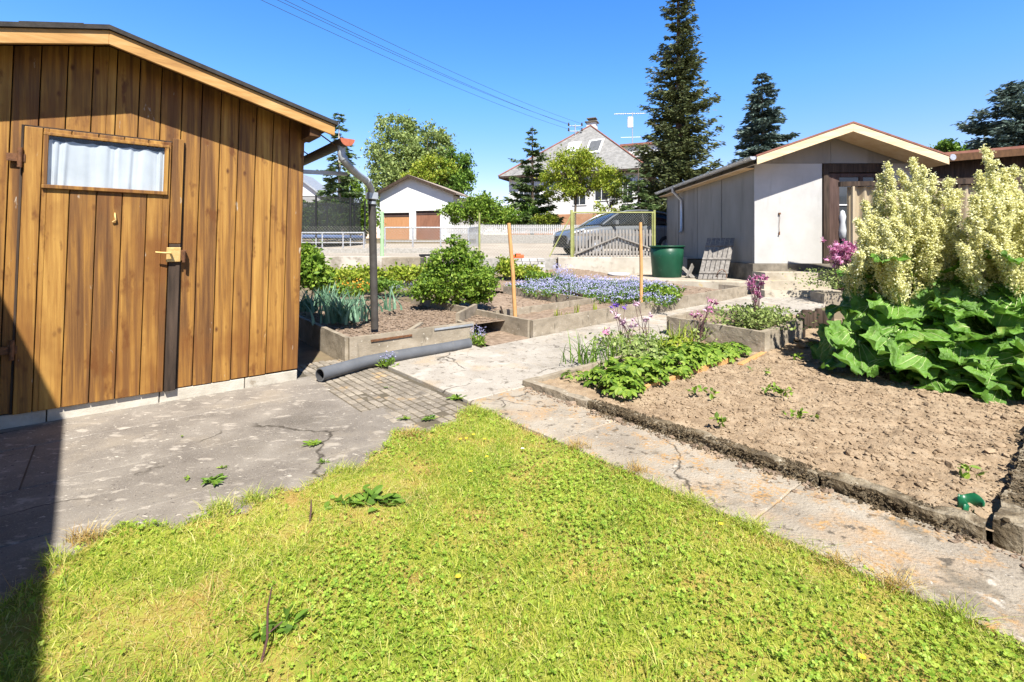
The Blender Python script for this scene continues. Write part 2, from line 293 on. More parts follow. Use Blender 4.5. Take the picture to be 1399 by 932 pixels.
# paving slabs before the shed
mb = MB(); b = 4.60
vrows = [4.60, 4.05, 3.36, 2.76, 2.12]
for r in range(4):
    v1, v0 = vrows[r], vrows[r+1]; a = -4.2+[.0,.5,.25,.7][r]
    while a < 1.34:
        a1 = a+1.9+random.uniform(-.25, .25); e = 1.30+[.12,.1,.26,.22][r]
        if a1 > e-.3 or r != 1: a1 = e
        h = .012+random.uniform(-.001, .001); t = random.uniform(-.0015, .0015); gp_ = .003
        P = [W(a+gp_, v0+gp_), W(a1-gp_, v0+gp_), W(a1-gp_, v1-gp_), W(a+gp_, v1-gp_)]
        mb.hexa([(x, y, -.06) for x, y in P]+[(x, y, h+t*(k in (1, 2))) for k, (x, y) in enumerate(P)]); a = a1
pv = MB(); pv.grid(sheet(-4.3, 2.09, 2.1, 4.9, .0075, .3, .3)); M['joint'] = mat('joint_dirt', [(.3, (.07,.06,.042,1)), (.7, (.13,.108,.076,1))], 6, bump=.4); struct('joint_dirt', pv, 'joint')
struct('pavement', mb, 'pave').modifiers.new('bevel', 'BEVEL').width = .004
# small grid pavers by the pipe
mb = MB(); c = .096
for i in range(11):
    for j in range(26):
        a = 1.44+i*c*.62+.0; bb = 2.62+j*c
        a = 1.40+i*.0655; 
        if bb < lbound(min(a, 2.05))-.1: continue
        if a > 2.05: continue
        P = [W(a+.004, bb+.005), W(a+.0655-.004, bb+.005), W(a+.0655-.004, bb+c-.005), W(a+.004, bb+c-.005)]
        z = .011+random.uniform(-.0025, .0025)+.006*nz(a, bb, 0, 4); q = [random.uniform(-.002, .002) for _ in range(4)]
        mb.hexa([(x, y, -.05) for x, y in P]+[(x, y, z+q[k]) for k, (x, y) in enumerate(P)])
struct('paving', mb, 'paver').modifiers.new('bevel', 'BEVEL').width = .006
# concrete path: strip along the lawn, main run towards the grey shed
def slab(mb, a0, a1, b0, b1, top, th=.12, jag=.0):
    n = 12; loop = []
    for (p, q) in (((a0,b0),(a1,b0)), ((a1,b0),(a1,b1)), ((a1,b1),(a0,b1)), ((a0,b1),(a0,b0))):
        for k in range(n):
            t = k/n; a = p[0]+(q[0]-p[0])*t; bb = p[1]+(q[1]-p[1])*t; x, y = W(a, bb)
            j = jag*(nz(x, y, 1, 7)+.6*nz(x, y, 2, 19)); jj = jag*(nz(x, y, 5, 7)+.6*nz(x, y, 6, 19))
            x, y = W(a+j, bb+jj); loop.append((x, y, float(gz(y))+top))
    lo = np.array(loop); mb.ext(lo-np.array([0,0,th]), (0,0,th))
mb = MB(); bs = [3.02, 2.05, .92, -.25, -1.3, -2.4, -4]
for i in range(6): slab(mb, 2.085, 2.66, bs[i+1]+.0015, bs[i]-.0015, .032+random.uniform(-.002,.002), jag=.006)
struct('path', mb, 'path').modifiers.new('bevel', 'BEVEL').width = .006
mb = MB(); us = [2.10, 3.25, 4.5, 5.9, 7.4, 8.9, 10.6]
for i in range(6): slab(mb, us[i]+.003, us[i+1]-.003, 3.03, 4.44 if i else 4.80, .034+random.uniform(-.004,.004), jag=.006)
slab(mb, 10.6, 12.2, 1.5, 4.6, .03)
struct('path', mb, 'pathfar').modifiers.new('bevel', 'BEVEL').width = .006
# loose earth crumbs along the mossy kerb
def clods(mb, P, R, flat_=.7, m=0):
    t = (1+5**.5)/2
    v = nrm(np.array([(-1,t,0),(1,t,0),(-1,-t,0),(1,-t,0),(0,-1,t),(0,1,t),(0,-1,-t),(0,1,-t),(t,0,-1),(t,0,1),(-t,0,-1),(-t,0,1)], float))
    f = np.array([(0,11,5),(0,5,1),(0,1,7),(0,7,10),(0,10,11),(1,5,9),(5,11,4),(11,10,2),(10,7,6),(7,1,8),(3,9,4),(3,4,2),(3,2,6),(3,6,8),(3,8,9),(4,9,5),(2,4,11),(6,2,10),(8,6,7),(9,8,1)])
    k = len(P); X = v[None]*(R[:,None,None]*rng.uniform(.6, 1.25, (k, 12, 1)))*rng.uniform(.65, 1.3, (k, 1, 3)); X[:,:,2] *= flat_
    mb.add((X+np.asarray(P)[:,None]).reshape(-1, 3), (f[None]+12*np.arange(k)[:,None,None]).reshape(-1, 3), m)
def pts_uv(k, u0, u1, v0, v1, dz=0.):
    a = rng.uniform(u0, u1, k); b = rng.uniform(v0, v1, k); x, y = W(a, b); return np.c_[x, y, gz(y)+dz]
mb = MB(); k = 520; a = 2.655-np.abs(rng.normal(0, .045, k)); b = rng.uniform(-1, 3.0, k); keep = np.array([nz(q, 0, 0, 2.5) > -.25 for q in b]); x, y = W(a[keep], b[keep])
clods(mb, np.c_[x, y, np.full(len(x), .034)], rng.gamma(2, .0035, len(x))+.002); stuff('soil_crumbs', mb, M['mulch'], 'dark earth crumbs scattered along the foot of the mossy kerb', 'crumbs')

# ================================================================ WOODEN SHED
C1 = np.array([-1.93, 4.33]); N1 = -V; LEAN = .03
def SP(a, d, z):
    p = C1-U*a+U*LEAN*z+N1*d; return np.array([p[0], p[1], z])
def hit1(px, py, d):
    r = np.array([(px-CX)/F, 1.]); t = np.dot(C1+N1*d, N1)/np.dot(r, N1); z = EYE-(py-HZ)/F*t
    return -np.dot(r*t-C1, U)+LEAN*z, z
def sb(mb, a0, a1, d0, d1, z0, z1, z1b=None, m=0):   # box in shed space, optional slanted top (z1 at a0, z1b at a1)
    z1b = z1 if z1b is None else z1b
    mb.hexa([SP(a0,d0,z0), SP(a1,d0,z0), SP(a1,d1,z0), SP(a0,d1,z0), SP(a0,d0,z1), SP(a1,d0,z1b), SP(a1,d1,z1b), SP(a0,d1,z1)], m)
AP = 1.37; WID = 2.62; DEP = 2.6
def zr(a): return 2.70-.258*abs(a-AP)
shed = thing('wooden_shed', 'golden brown stained plank shed with a curtained window in its door', 'shed', SP(1.3, -1.3, 0))
mb = MB(); a = 0.
while a < WID-.01:
    a1 = min(WID, a+.132)
    if a < AP < a1:
        sb(mb, a+.003, AP, 0, .022, .115, zr(a)-.055, zr(AP)-.055); sb(mb, AP, a1-.003, 0, .022, .115, zr(AP)-.055, zr(a1)-.055)
    else: sb(mb, a+.003, a1-.003, 0, .022+random.uniform(0,.003), .108+random.uniform(-.006,.006), zr(a)-.055, zr(a1)-.055)
    a += .132
wall = mb.build('wall', ['wood'], shed, bevel=.004)
mb = MB()
for i in range(int(DEP/.132)):
    d = -.01-i*.132
    for aa in (0, WID-.022): sb(mb, aa, aa+.022, d-.16, d, .115, zr(aa)-.06)
for i in range(16): sb(mb, .03+i*.162, .03+i*.162+.158, -DEP-.02, -DEP, .115, zr(.1+i*.162)-.08)
mb.build('wall', ['wood'], shed)
mb = MB(); sb(mb, .03, WID-.03, -.012, -.006, .05, 2.25); mb.build('backing_board', ['darkwood'], shed)
mb = MB(); bl = [0, .42, 1.0, 1.62, 2.2, WID]
for i in range(5): sb(mb, bl[i]+.003, bl[i+1]-.003, -.2, .020+random.uniform(-.003,.003), -.03, .098)
for i in range(5): sb(mb, .006, .15, -.2-i*.48-.476, -.2-i*.48, -.03, .11)
mb.build('plinth', ['block'], shed, bevel=.006)
# roof
roof = MB()
for (a0, a1) in ((-.19, AP), (AP, 2.93)):
    z0, z1 = zr(a0), zr(a1); roof.hexa([SP(a0,-DEP-.3,z0-.03), SP(a1,-DEP-.3,z1-.03), SP(a1,.315,z1-.03), SP(a0,.315,z0-.03), SP(a0,-DEP-.3,z0), SP(a1,-DEP-.3,z1), SP(a1,.315,z1), SP(a0,.315,z0)])
rf = roof.build('roof', ['felt'], shed)
mb = MB(); mb.hexa([SP(a_,d_,zr(a_)+h_) for h_ in (.004, .011) for a_, d_ in ((1.50,-.4), (1.80,-.4), (1.80,.30), (1.50,.30))]); mb.build('felt_patch', ['felt'], rf)
for (a0, a1) in ((-.17, AP), (AP, 2.91)):
    mb = MB(); z0, z1 = zr(a0)-.032, zr(a1)-.032
    mb.hexa([SP(a0,.27,z0-.095), SP(a1,.27,z1-.095), SP(a1,.296,z1-.095), SP(a0,.296,z0-.095), SP(a0,.27,z0), SP(a1,.27,z1), SP(a1,.296,z1), SP(a0,.296,z0)])
    mb.build('fascia', ['fascia'], shed, bevel=.003)
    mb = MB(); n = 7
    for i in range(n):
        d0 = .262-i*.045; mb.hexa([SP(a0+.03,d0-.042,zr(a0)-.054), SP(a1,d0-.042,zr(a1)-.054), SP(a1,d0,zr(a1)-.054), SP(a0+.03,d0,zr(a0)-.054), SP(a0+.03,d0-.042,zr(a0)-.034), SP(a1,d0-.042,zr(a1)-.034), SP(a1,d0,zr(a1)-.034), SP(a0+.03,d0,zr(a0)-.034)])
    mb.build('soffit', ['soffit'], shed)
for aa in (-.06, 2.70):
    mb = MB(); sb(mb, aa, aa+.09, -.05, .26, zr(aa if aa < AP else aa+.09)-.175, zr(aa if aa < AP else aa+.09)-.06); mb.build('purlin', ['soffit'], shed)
# door
da1, dz1 = hit1(33, 172, .05); da0, _ = hit1(252, 180, .05); dzt = dz1-.0; dzb = .10
wa1, wz1 = hit1(67, 184, .055); wa0, wz0 = hit1(223, 262, .055); wz1 = (wz1+hit1(223, 203, .055)[1])/2; wz0 = (wz0+hit1(66, 252, .055)[1])/2
door = MB(); a = da0+.075
while a < da1-.02:
    a1 = min(da1, a+.142)
    lo, hi = a+.0025, a1-.0025
    if hi < wa0 or lo > wa1: sb(door, lo, hi, .026, .05+random.uniform(0,.002), dzb, dzt)
    else:
        for (x0, x1) in ((lo, min(hi, wa0)), (max(lo, wa1), hi)):
            if x1 > x0+.004: sb(door, x0, x1, .026, .05, dzb, dzt)
        x0, x1 = max(lo, wa0), min(hi, wa1)
        sb(door, x0, x1, .0262, .0505, dzb, wz0); sb(door, x0, x1, .0262, .0505, wz1, dzt)
    a = a1
gap_shade = MB(); sb(gap_shade, da1+.002, da1+.014, .0225, .030, dzb, dzt+.012); sb(gap_shade, da0-.012, da0-.002, .0225, .030, dzb, dzt+.012); sb(gap_shade, da0, da1, .0225, .030, dzt+.002, dzt+.013); gap_shade.build('door_gap', ['darkwood'], shed)  # thin dark strips stand in for the shade in the gap round the door
dr = door.build('door', ['wood'], shed, bevel=.004)
mb = MB(); sb(mb, da0, da0+.07, .027, .062, dzb, 1.22); mb.build('closing_strip', ['darkwood'], dr, bevel=.003)
mb = MB(); sb(mb, da0, da0+.072, .027, .0625, 1.224, dzt+.03); mb.build('closing_strip', ['wood'], dr, bevel=.003)
mb = MB(); e = .026
sb(mb, wa0-e, wa1+e, .03, .072, wz0-e, wz0); sb(mb, wa0-e, wa1+e, .03, .070, wz1, wz1+e*.8); sb(mb, wa0-e, wa0, .03, .068, wz0, wz1); sb(mb, wa1, wa1+e, .03, .068, wz0, wz1)
win = mb.build('window', ['wood'], dr, bevel=.003)
mb = MB(); mb.add([SP(wa0,.052,wz0), SP(wa1,.052,wz0), SP(wa1,.052,wz1), SP(wa0,.052,wz1)], [(0,1,2,3)]); mb.build('pane', ['glass'], win)
mb = MB(); A = np.zeros((150, 8, 3))
for i in range(150):
    t = i/149; a = wa0+(wa1-wa0)*t
    for j in range(8):
        s_ = j/7; ph = a*78+14*math.sin(a*7)+2.2*math.sin(a*31)+.7*s_*math.sin(a*17); amp = .0085*(.5+.5*math.sin(a*11+2)**2)*(1.1-.4*s_)
        A[i, j] = SP(a, .039+amp*math.sin(ph+.5*s_)+.002*math.sin(ph*2.3), wz0-.01+(wz1-wz0+.0)*s_)
A[:,7,2] -= .012+.010*np.abs(np.sin(np.arange(150)*.13))
mb.grid(A); mb.build('curtain', ['curtain'], win)
mb = MB(); sb(mb, wa0-.002, wa1+.002, .0235, .0255, wz0, wz1); mb.build('inner_board', ['darkwood'], win)
# lock
la, lz = hit1(237, 348, .07); mb = MB(); sb(mb, la-.045, la+.045, .062, .082, lz-.055, lz+.055); lk = mb.build('lock', ['brass'], dr, bevel=.004)
mb = MB(); p = SP(la+.02, .08, lz+.012); mb.tube([p, SP(la+.02,.125,lz+.012)], .008, 8); mb.tube([SP(la+.02,.122,lz+.012), SP(la+.06,.124,lz+.014), SP(la+.115,.118,lz+.020)], [.009,.008,.006], 8); mb.build('handle', ['brass'], lk)
mb = MB(); sb(mb, la-.082, la-.048, .03, .075, lz-.045, lz+.035); mb.tube([SP(la-.065,.09,lz+.03), SP(la-.065,.09,lz-.06)], .011, 8); mb.build('keep', ['rust'], lk, bevel=.003)
ha, hz = hit1(157, 297, .055); mb = MB(); mb.tube([SP(ha,.05,hz+.03), SP(ha,.065,hz+.015), SP(ha-.006,.068,hz-.02), SP(ha+.012,.062,hz-.035)], .006, 6); mb.build('hook', ['brass'], dr)
for zz in (1.78, .52):
    mb = MB(); sb(mb, da1-.012, da1+.075, .05, .056, zz-.02, zz+.03); mb.tube([SP(da1+.012,.062,zz-.06), SP(da1+.012,.062,zz+.07)], .013, 8); mb.build('hinge', ['rust'], dr)
# gutter and downpipe
gutter = MB(); ga, gzz = hit1(474, 190, .26)
R_ = .062; n = 10; pts = []
for d in (.27, -DEP-.25):
    for rr in (R_, R_-.006):
        for i in range(n+1):
            t = math.pi+math.pi*i/n; pts.append(SP(ga+rr*math.cos(t), d, gzz+rr*math.sin(t)+(.26-d)*-.01))
k = n+1; f = []
for i in range(n):
    f += [(i, i+1, 2*k+i+1, 2*k+i), (k+i, 3*k+i, 3*k+i+1, k+i+1), (i, k+i, k+i+1, i+1), (2*k+i, 2*k+i+1, 3*k+i+1, 3*k+i)]
f += [(0, 2*k, 3*k, k), (n, k+n, 3*k+n, 2*k+n)]
gutter.add(pts, f); gt = gutter.build('gutter', ['pipe'], shed)
mb = MB(); mb.ext([SP(ga+(R_+.004)*math.cos(math.pi+math.pi*i/14), .271, gzz+(R_+.004)*math.sin(math.pi+math.pi*i/14)) for i in range(15)], SP(0,.279,0)-SP(0,.271,0)); mb.build('end_cap', ['copper'], gt)
mb = MB()
for d in (.1, -.6, -1.3, -2.0): mb.beam(SP(ga+.0, d, gzz-.066), SP(-.05, d, zr(0)-.10), .02, .006)
mb.build('bracket', ['rust'], gt)
dp = [SP(ga+.01, .16, gzz-.05), SP(ga+.01, .16, gzz-.13), at(472,222,4.45), at(487,238,4.75), at(501,247,5.08), at(507,257,5.25), at(508,268,5.30)]
q = np.array(dp); tt = np.linspace(0, len(q)-1, 40); q2 = np.stack([np.interp(tt, range(len(q)), q[:,i]) for i in range(3)], 1)
for _ in range(3): q2[1:-1] = (q2[:-2]+q2[1:-1]+q2[2:])/3
mb = MB(); mb.tube(q2, .036, 12); 
for i in (9, 26): mb.tube([q2[i]-(q2[i+1]-q2[i])*.5, q2[i+1]+(q2[i+1]-q2[i])*.5], .042, 12)
down = thing('downpipe', 'dark vertical rainwater downpipe standing at the corner of the raised bed', 'downpipe', (at(512,447,5.45)[0], 5.45, .2))
mb.build('swan_neck', ['zinc'], down)
tp, bt = at(508,268,5.30), at(512,449,5.48)
mb = MB(); mb.tube([tp, bt], .041, 14); mb.build('pipe', ['pipe'], down)
mb = MB(); mb.cbox(tp+np.array([0,0,.0]), .105, .105, .075, .7); mb.tube([tp-np.array([0,0,.09]), tp-np.array([0,0,.06])], .047, 14); mb.build('rain_collector', ['zinc'], down, bevel=.006)
mb = MB(); mb.beam(SP(.02,-.1,hit1(418,233,0)[1]), at(474,238,4.72), .035, .035); mb.build('brace', ['zinc'], down)
# ground pipe
gp = [G(437,515,.06), G(500,497,.06), G(560,486,.062), G(600,479,.062), G(641,470,.066)]
q = np.array(gp); q[:,2] = [.078,.080,.086,.090,.094]
mb = MB(); n = 20; mb.tube(q, .058, n, 0, False); mb.tube(q, .050, n, 1, False)
T0 = nrm(q[0]-q[1]); 
for e in (0, -1):
    d = nrm(q[1]-q[0]) if e == 0 else nrm(q[-1]-q[-2]); s1 = nrm(np.cross(d, (0,0,1))); s2 = np.cross(s1, d); vv = []
    for r in (.058, .050):
        for i in range(n): t = 2*math.pi*i/n; vv.append(q[e]+r*(math.cos(t)*s1+math.sin(t)*s2))
    mb.add(vv, [(i, (i+1)%n, n+(i+1)%n, n+i) for i in range(n)], 0)
tag(mb.build('drain_pipe', ['pvc', 'pvcin'], loc=(q[2][0], q[2][1], .03)), 'long grey plastic drain pipe lying open-ended on the paving', 'pipe')
# ================================================================ house whose eave throws the shadow at the lower left (stands beside the camera)
H = 2.6; UE = -.175-.32*H
M['plaster'] = mat('white_plaster', [(.3, (.58,.57,.54,1)), (.7, (.66,.65,.62,1))], 4, bump=.3, bscale=90, bdist=.004)
M['tile'] = mat('roof_tiles', [(.3, (.16,.10,.08,1)), (.7, (.26,.17,.14,1))], 5, bump=.5, bscale=20, island=.1)
M['darkglass'] = flat('dark_window_glass', (.03,.035,.04), .08, .6)
M['whitepaint'] = flat('white_paint', (.72,.72,.70), .5)
hs = thing('house', 'white plastered house whose eave shades the paving beside the shed', 'house', (*W(-3, 0), 0))
def uvbox(mb, a0, a1, b0, b1, z0, z1, m=0): mb.hexa([(*W(a, b), z) for z in (z0, z1) for a, b in ((a0,b0),(a1,b0),(a1,b1),(a0,b1))], m)
mb = MB(); uvbox(mb, -7, UE-.35, -6, 3.5, -.1, H-.02); hw = mb.build('wall', ['plaster'], hs)
mb = MB(); P = [(UE+.227, H), (UE+.227, H+.12), (-4.2, H+2.4), (-7.6, H+.12), (-7.6, H)]
mb.ext([(*W(a, -6.3), z) for a, z in P], (*((V-.036*U)*10.15), 0)); mb.build('roof', ['tile'], hs)
for b0 in (-3.5, -.5, 2.0):
    mb = MB(); uvbox(mb, UE-.36, UE-.335, b0, b0+1.1, .9, 2.1); w = mb.build('window', ['whitepaint'], hs)
    mb = MB(); uvbox(mb, UE-.335, UE-.33, b0+.07, b0+1.03, .97, 2.03); mb.build('pane', ['darkglass'], w)
# ================================================================ RAISED BEDS
def wall_uv(mb, a0, b0, a1, b1, h, w=.05, dz=-.04, amp=.003):
    n = max(1, int(math.hypot(a1-a0, b1-b0)/1.3)); 
    for i in range(n):
        t0, t1 = i/n, (i+1)/n; p = W3(a0+(a1-a0)*t0, b0+(b1-b0)*t0, dz); q = W3(a0+(a1-a0)*t1, b0+(b1-b0)*t1, dz); d = nrm(np.array(q)-p)*.003
        roughbar(mb, np.array(p)+d, np.array(q)-d, w, h-dz, amp, .05)
bed = thing('raised_bed', 'raised bed in low concrete walls beside the wooden shed, with irises and a round bush', 'raised bed', W3(2.9, 6.5))
mb = MB(); wall_uv(mb, 1.90, 4.90, 3.38, 4.78, .26); mb.build('side_panel', ['bedwall'], bed)
mb = MB(); wall_uv(mb, 1.90, 4.93, 1.86, 9.0, .26); mb.build('side_panel', ['bedwall'], bed)
mb = MB(); wall_uv(mb, 3.40, 5.15, 4.02, 5.62, .31); mb.build('side_panel', ['bedwall'], bed)
mb = MB(); wall_uv(mb, 2.62, 4.99, 3.0, 5.35, .22); mb.build('side_panel', ['bedwall'], bed)
mb = MB(); wall_uv(mb, 3.36, 4.80, 3.42, 5.15, .22); mb.build('side_panel', ['bedwall'], bed)
for (a0, a1, c, b0, b1) in ((2.12, 2.58, 'rust', 4.848, 4.812), (2.85, 3.36, 'zinc', 4.79, 4.745)):
    mb = MB(); mb.beam(W3(a0, b0, .205 if c == 'rust' else .235), W3(a1, b1, .205 if c == 'rust' else .235), .012, .022); mb.build('metal_strip', [c], bed)
mb = MB(); A = sheet(1.93, 4.05, 4.95, 9.6, 0, .05, .05, .018, 6); A[:,:,2] = np.maximum(A[:,:,2], .225+.4*(A[:,:,2]-gz(A[:,:,1]))) ; mb.grid(A, 0, True); mb.build('soil', ['mulch'], bed)
bed2 = thing('raised_bed', 'long raised bed in low concrete walls beside the path, with two wooden stakes', 'raised bed', W3(6, 5))
for (a0, b0, a1, b1, h) in ((4.06,4.48,9.75,4.40,.235), (4.06,4.52,3.96,7.4,.235), (4.10,5.28,7.0,5.24,.24), (5.98,5.30,5.98,7.4,.25), (7.0,4.48,7.0,5.28,.19), (9.75,4.42,9.75,4.95,.22)):
    mb = MB(); wall_uv(mb, a0, b0, a1, b1, h); mb.build('side_panel', ['bedwall'], bed2)
for r in ((4.1,6.98,4.5,5.25,.15), (4.0,5.95,5.3,7.5,.10), (6.0,9.72,5.28,9.2,.13), (7.03,9.72,4.46,5.3,.12)):
    mb = MB(); mb.grid(sheet(*r, .06, .06, .02, 6)); mb.build('soil', ['mulch'], bed2)
mb = MB(); mb.beam(W3(6.04, 5.42, .27), W3(6.2, 6.0, .28), .06, .03); mb.build('loose_batten', ['darkwood'], bed2)
mb = MB(); mb.grid(sheet(3.44, 4.03, 4.46, 5.5, .015, .05, .05, .015, 6)); mb.build('soil', ['mulch'], bed)
# near bed with bare soil and rhubarb
bed3 = thing('soil_bed', 'low bed of dry crumbly soil edged by a mossy concrete kerb', 'garden bed', W3(4, 1.6))
for (b0, b1, h) in ((3.06, 2.35, .075), (2.34, 1.62, .077), (1.61, .86, .083), (.85, .262, .090)):
    mb = MB(); roughbar(mb, W3(2.715, b0-.004, -.03), W3(2.70, b1, -.03), .075, h+.03, .017 if b1 < 2.3 else .008, .016); mb.build('kerb', ['moss' if b1 < 2.3 else 'bedwall'], bed3)
mb = MB(); roughbar(mb, W3(2.70, 3.05, -.03), W3(5.45, 3.05, -.02), .06, .10, .006, .04); mb.build('kerb', ['bedwall'], bed3)
for (a0, a1) in ((2.76, 3.18), (3.19, 4.6), (4.61, 6.2)):
    mb = MB(); roughbar(mb, W3(a0, .21 if a0 < 3 else .20, -.03), W3(a1, .20, -.03), .08, .125, .014, .025); mb.build('kerb', ['moss'], bed3)
mb = MB(); mb.beam(W3(3.15, 2.30, .045), W3(4.95, 2.34, .045), .03, .07); mb.beam(W3(4.75, 2.20, .03), W3(5.5, 2.27, .03), .05, .05); mb.build('divider_board', ['bamboo'], bed3, bevel=.004)
A = sheet(2.74, 8.2, .25, 3.03, .045, .016, .016, 0)
for i in range(A.shape[0]):
    for j in range(A.shape[1]):
        x, y = A[i,j,:2]; n1 = nz(x, y, 0, 3); n2 = nz(x, y, 1, 13); n3 = nz(x, y, 2, 38)
        A[i,j,2] += .025*n1+.013*n2+.012*max(-.3, n3)+.006*nz(x, y, 4, 85)
mb = MB(); mb.grid(A); mb.build('soil', ['soil'], bed3)
mb = MB(); k = 15000; P = pts_uv(k, 2.76, 5.8, .27, 2.3, .045); Rr = np.minimum(.032, rng.gamma(.9, .0042, k)+.002)
P[:,2] += np.array([.025*nz(p[0], p[1], 0, 3)+.013*nz(p[0], p[1], 1, 13) for p in P])+Rr*.25
clods(mb, P, Rr); o = mb.build('soil_clods', ['soil'], bed3); o['kind'] = 'stuff'
M['mosscrumb'] = mat('dry_moss', [(.3, (.045,.034,.02,1)), (.6, (.10,.073,.042,1)), (.8, (.18,.135,.08,1))], 30, bump=.8, bscale=90, bdist=.006, island=.3)
mb = MB(); k = 6000; b_ = rng.uniform(-.02, 2.45, k); sdn = rng.random(k); kp = np.array([nz(q*1., 0, 7, 3.1)+.5*nz(q, 3, 7, 11) for q in b_])+rng.normal(0,.2,k) > -.12; b_, sdn = b_[kp], sdn[kp]
top = sdn < .5; a_ = np.where(top, 2.708+rng.uniform(-.04,.04,len(b_)), 2.666-rng.uniform(0,.012,len(b_))-(sdn > .8)*np.abs(rng.normal(0,.03,len(b_)))); z_ = np.where(top, .078+.008*rng.random(len(b_)), np.where(sdn > .8, .036, rng.uniform(.03,.078,len(b_)))); x, y = W(a_, b_)
m_ = b_ > .27; clods(mb, np.c_[x, y, z_][m_], rng.gamma(2,.0015,m_.sum())+.0014, .8); o = mb.build('moss', ['mosscrumb'], bed3); o['kind'] = 'stuff'
mb = MB(); k = 1500; a_ = rng.uniform(2.76, 4.2, k); b_ = .20+rng.normal(0,.03,k); kp = np.array([nz(q, 5, 7, 4) for q in a_])+rng.normal(0,.2,k) > 0; x, y = W(a_[kp], b_[kp]); clods(mb, np.c_[x, y, np.full(kp.sum(), .10)], rng.gamma(2,.0016,kp.sum())+.0014, .8); o = mb.build('moss', ['mosscrumb'], bed3); o['kind'] = 'stuff'
# stone planter box and palisade
pl = thing('stone_planter', 'low stained stone planter box with pink flowers, at the corner of the soil bed', 'planter', W3(6, 2.9))
for (a0,b0,a1,b1) in ((5.45,3.40,5.45,2.28), (5.42,2.28,6.5,2.28), (6.5,2.28,6.5,3.42), (5.45,3.42,6.5,3.42)):
    mb = MB(); wall_uv(mb, a0, b0, a1, b1, .27, .07, -.03, .006); mb.build('side_panel', ['bedwall'], pl)
mb = MB(); mb.grid(sheet(5.48, 6.47, 2.31, 3.4, .17, .05, .05, .03, 7)); mb.build('soil', ['mulch'], pl)
pal = thing('log_palisade', 'short row of dark upright logs edging the soil beside the rhubarb', 'palisade', W3(7.0, 2.3))
for i in range(12):
    x, y, z = W3(6.60+i*.088, 2.30+.14*math.sin(i*.3), 0); h = .30+random.uniform(-.02, .02)
    mb = MB(); mb.lathe((x, y, z-.03), [(.045,0), (.047,h*.5), (.044,h), (.035,h+.012), (0,h+.014)], 10); mb.build('log', ['darkwood'], pal)
# stakes
for (px, p0, p1, lab) in ((705, 437, 305, 'orange brown wooden stake at the near corner of the concrete bed'), (876, 420, 304, 'orange brown wooden stake standing before the blue forget-me-nots')):
    b = G(px, p0, .15); t = at(px-10 if px < 800 else px-1, p1, b[1]); mb = MB(); mb.tube([np.array(b)-[0,0,.2], (np.array(b)+t)/2+[.006,0,0], t], [.028,.027,.025], 9)
    tag(mb.build('garden_stake', ['bamboo'], loc=b), lab, 'stake', 'stakes in the raised bed')
b = G(688, 432, .17); mb = MB(); mb.beam(b, at(684,419,b[1]), .07, .02); tag(mb.build('plant_tag', ['darkwood'], loc=b), 'small black plant tag pushed into the bed by the stake', 'plant tag')
# bits by the kerb
M['greenplastic'] = flat('green_plastic', (.008,.10,.04), .35, .5)
for (px, py, r, w, lab) in ((1306, 694, .036, .9, 'broken dark green plastic pot rim sunk in the soil'), (1327, 690, .040, 2.2, 'bright green plastic pot shard beside the corner of the kerb')):
    b = np.array(G(px, py, .06)); mb = MB(); A = np.array([[b+np.array([(r+.008*z)*math.cos(t), (r+.008*z)*math.sin(t), -.03+.06*z*(1+.15*math.sin(3*t))]) for z in (0, .5, 1)] for t in np.linspace(-2.6+w, -.2+w, 12)])
    mb.grid(A); o = mb.build('plastic_pot', ['greenplastic'], loc=b); so = o.modifiers.new('thick', 'SOLIDIFY'); so.thickness = .004; tag(o, lab, 'plant pot', 'green plastic pot pieces')
M['pebble'] = flat('white_pebble', (.7,.68,.66), .6)
b = np.array(G(1325, 718, .03)); mb = MB(); clods(mb, b[None]+[0,0,.012], np.array([.016])); tag(mb.build('pebble', ['pebble'], loc=b), 'small white pebble at the end of the mossy kerb', 'pebble')
for i, (px, py, s_, lab) in enumerate(((1098, 475, .06, 'tan stone nearest the planter corner beside the palisade'), (1112, 468, .075, 'larger tan stone lying against the log palisade'), (1088, 466, .05, 'small tan stone tucked under the planter corner'))):
    b = np.array(G(px, py, .05)); mb = MB(); clods(mb, b[None]+[0,0,.02], np.array([s_]), .5); tag(mb.build('stone', ['bamboo' if i == 9 else 'soil'], loc=b), lab, 'stone', 'stones by the planter')

# ================================================================ GREY SHED
Y2 = 10.6; XL, XR = 5.31, 8.75; ZF = .83; ZW = 3.02; YB = 16.5; AX = 7.03
def zr2(x): return 3.78-.345*abs(x-AX)
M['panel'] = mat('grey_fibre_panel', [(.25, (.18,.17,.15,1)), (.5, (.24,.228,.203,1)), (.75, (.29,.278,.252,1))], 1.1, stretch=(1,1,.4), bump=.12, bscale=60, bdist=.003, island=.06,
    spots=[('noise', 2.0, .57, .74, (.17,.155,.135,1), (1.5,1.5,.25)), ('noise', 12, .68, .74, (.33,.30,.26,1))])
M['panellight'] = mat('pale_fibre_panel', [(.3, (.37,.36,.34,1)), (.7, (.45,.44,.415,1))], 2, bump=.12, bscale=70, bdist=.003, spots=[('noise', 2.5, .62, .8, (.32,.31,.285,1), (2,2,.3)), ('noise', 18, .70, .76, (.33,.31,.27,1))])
M['foundation'] = mat('mossy_foundation', [(.3, (.07,.06,.045,1)), (.55, (.16,.14,.11,1)), (.75, (.30,.26,.20,1))], 3, bump=.6, bscale=30, bdist=.01)
M['step'] = mat('step_concrete', [(.3, (.28,.24,.18,1)), (.7, (.44,.39,.31,1))], 3, bump=.5, bscale=40, bdist=.008, spots=[('noise', 5, .58, .70, (.13,.11,.085,1)), ('noise', 4, .64, .72, (.45,.33,.13,1))])
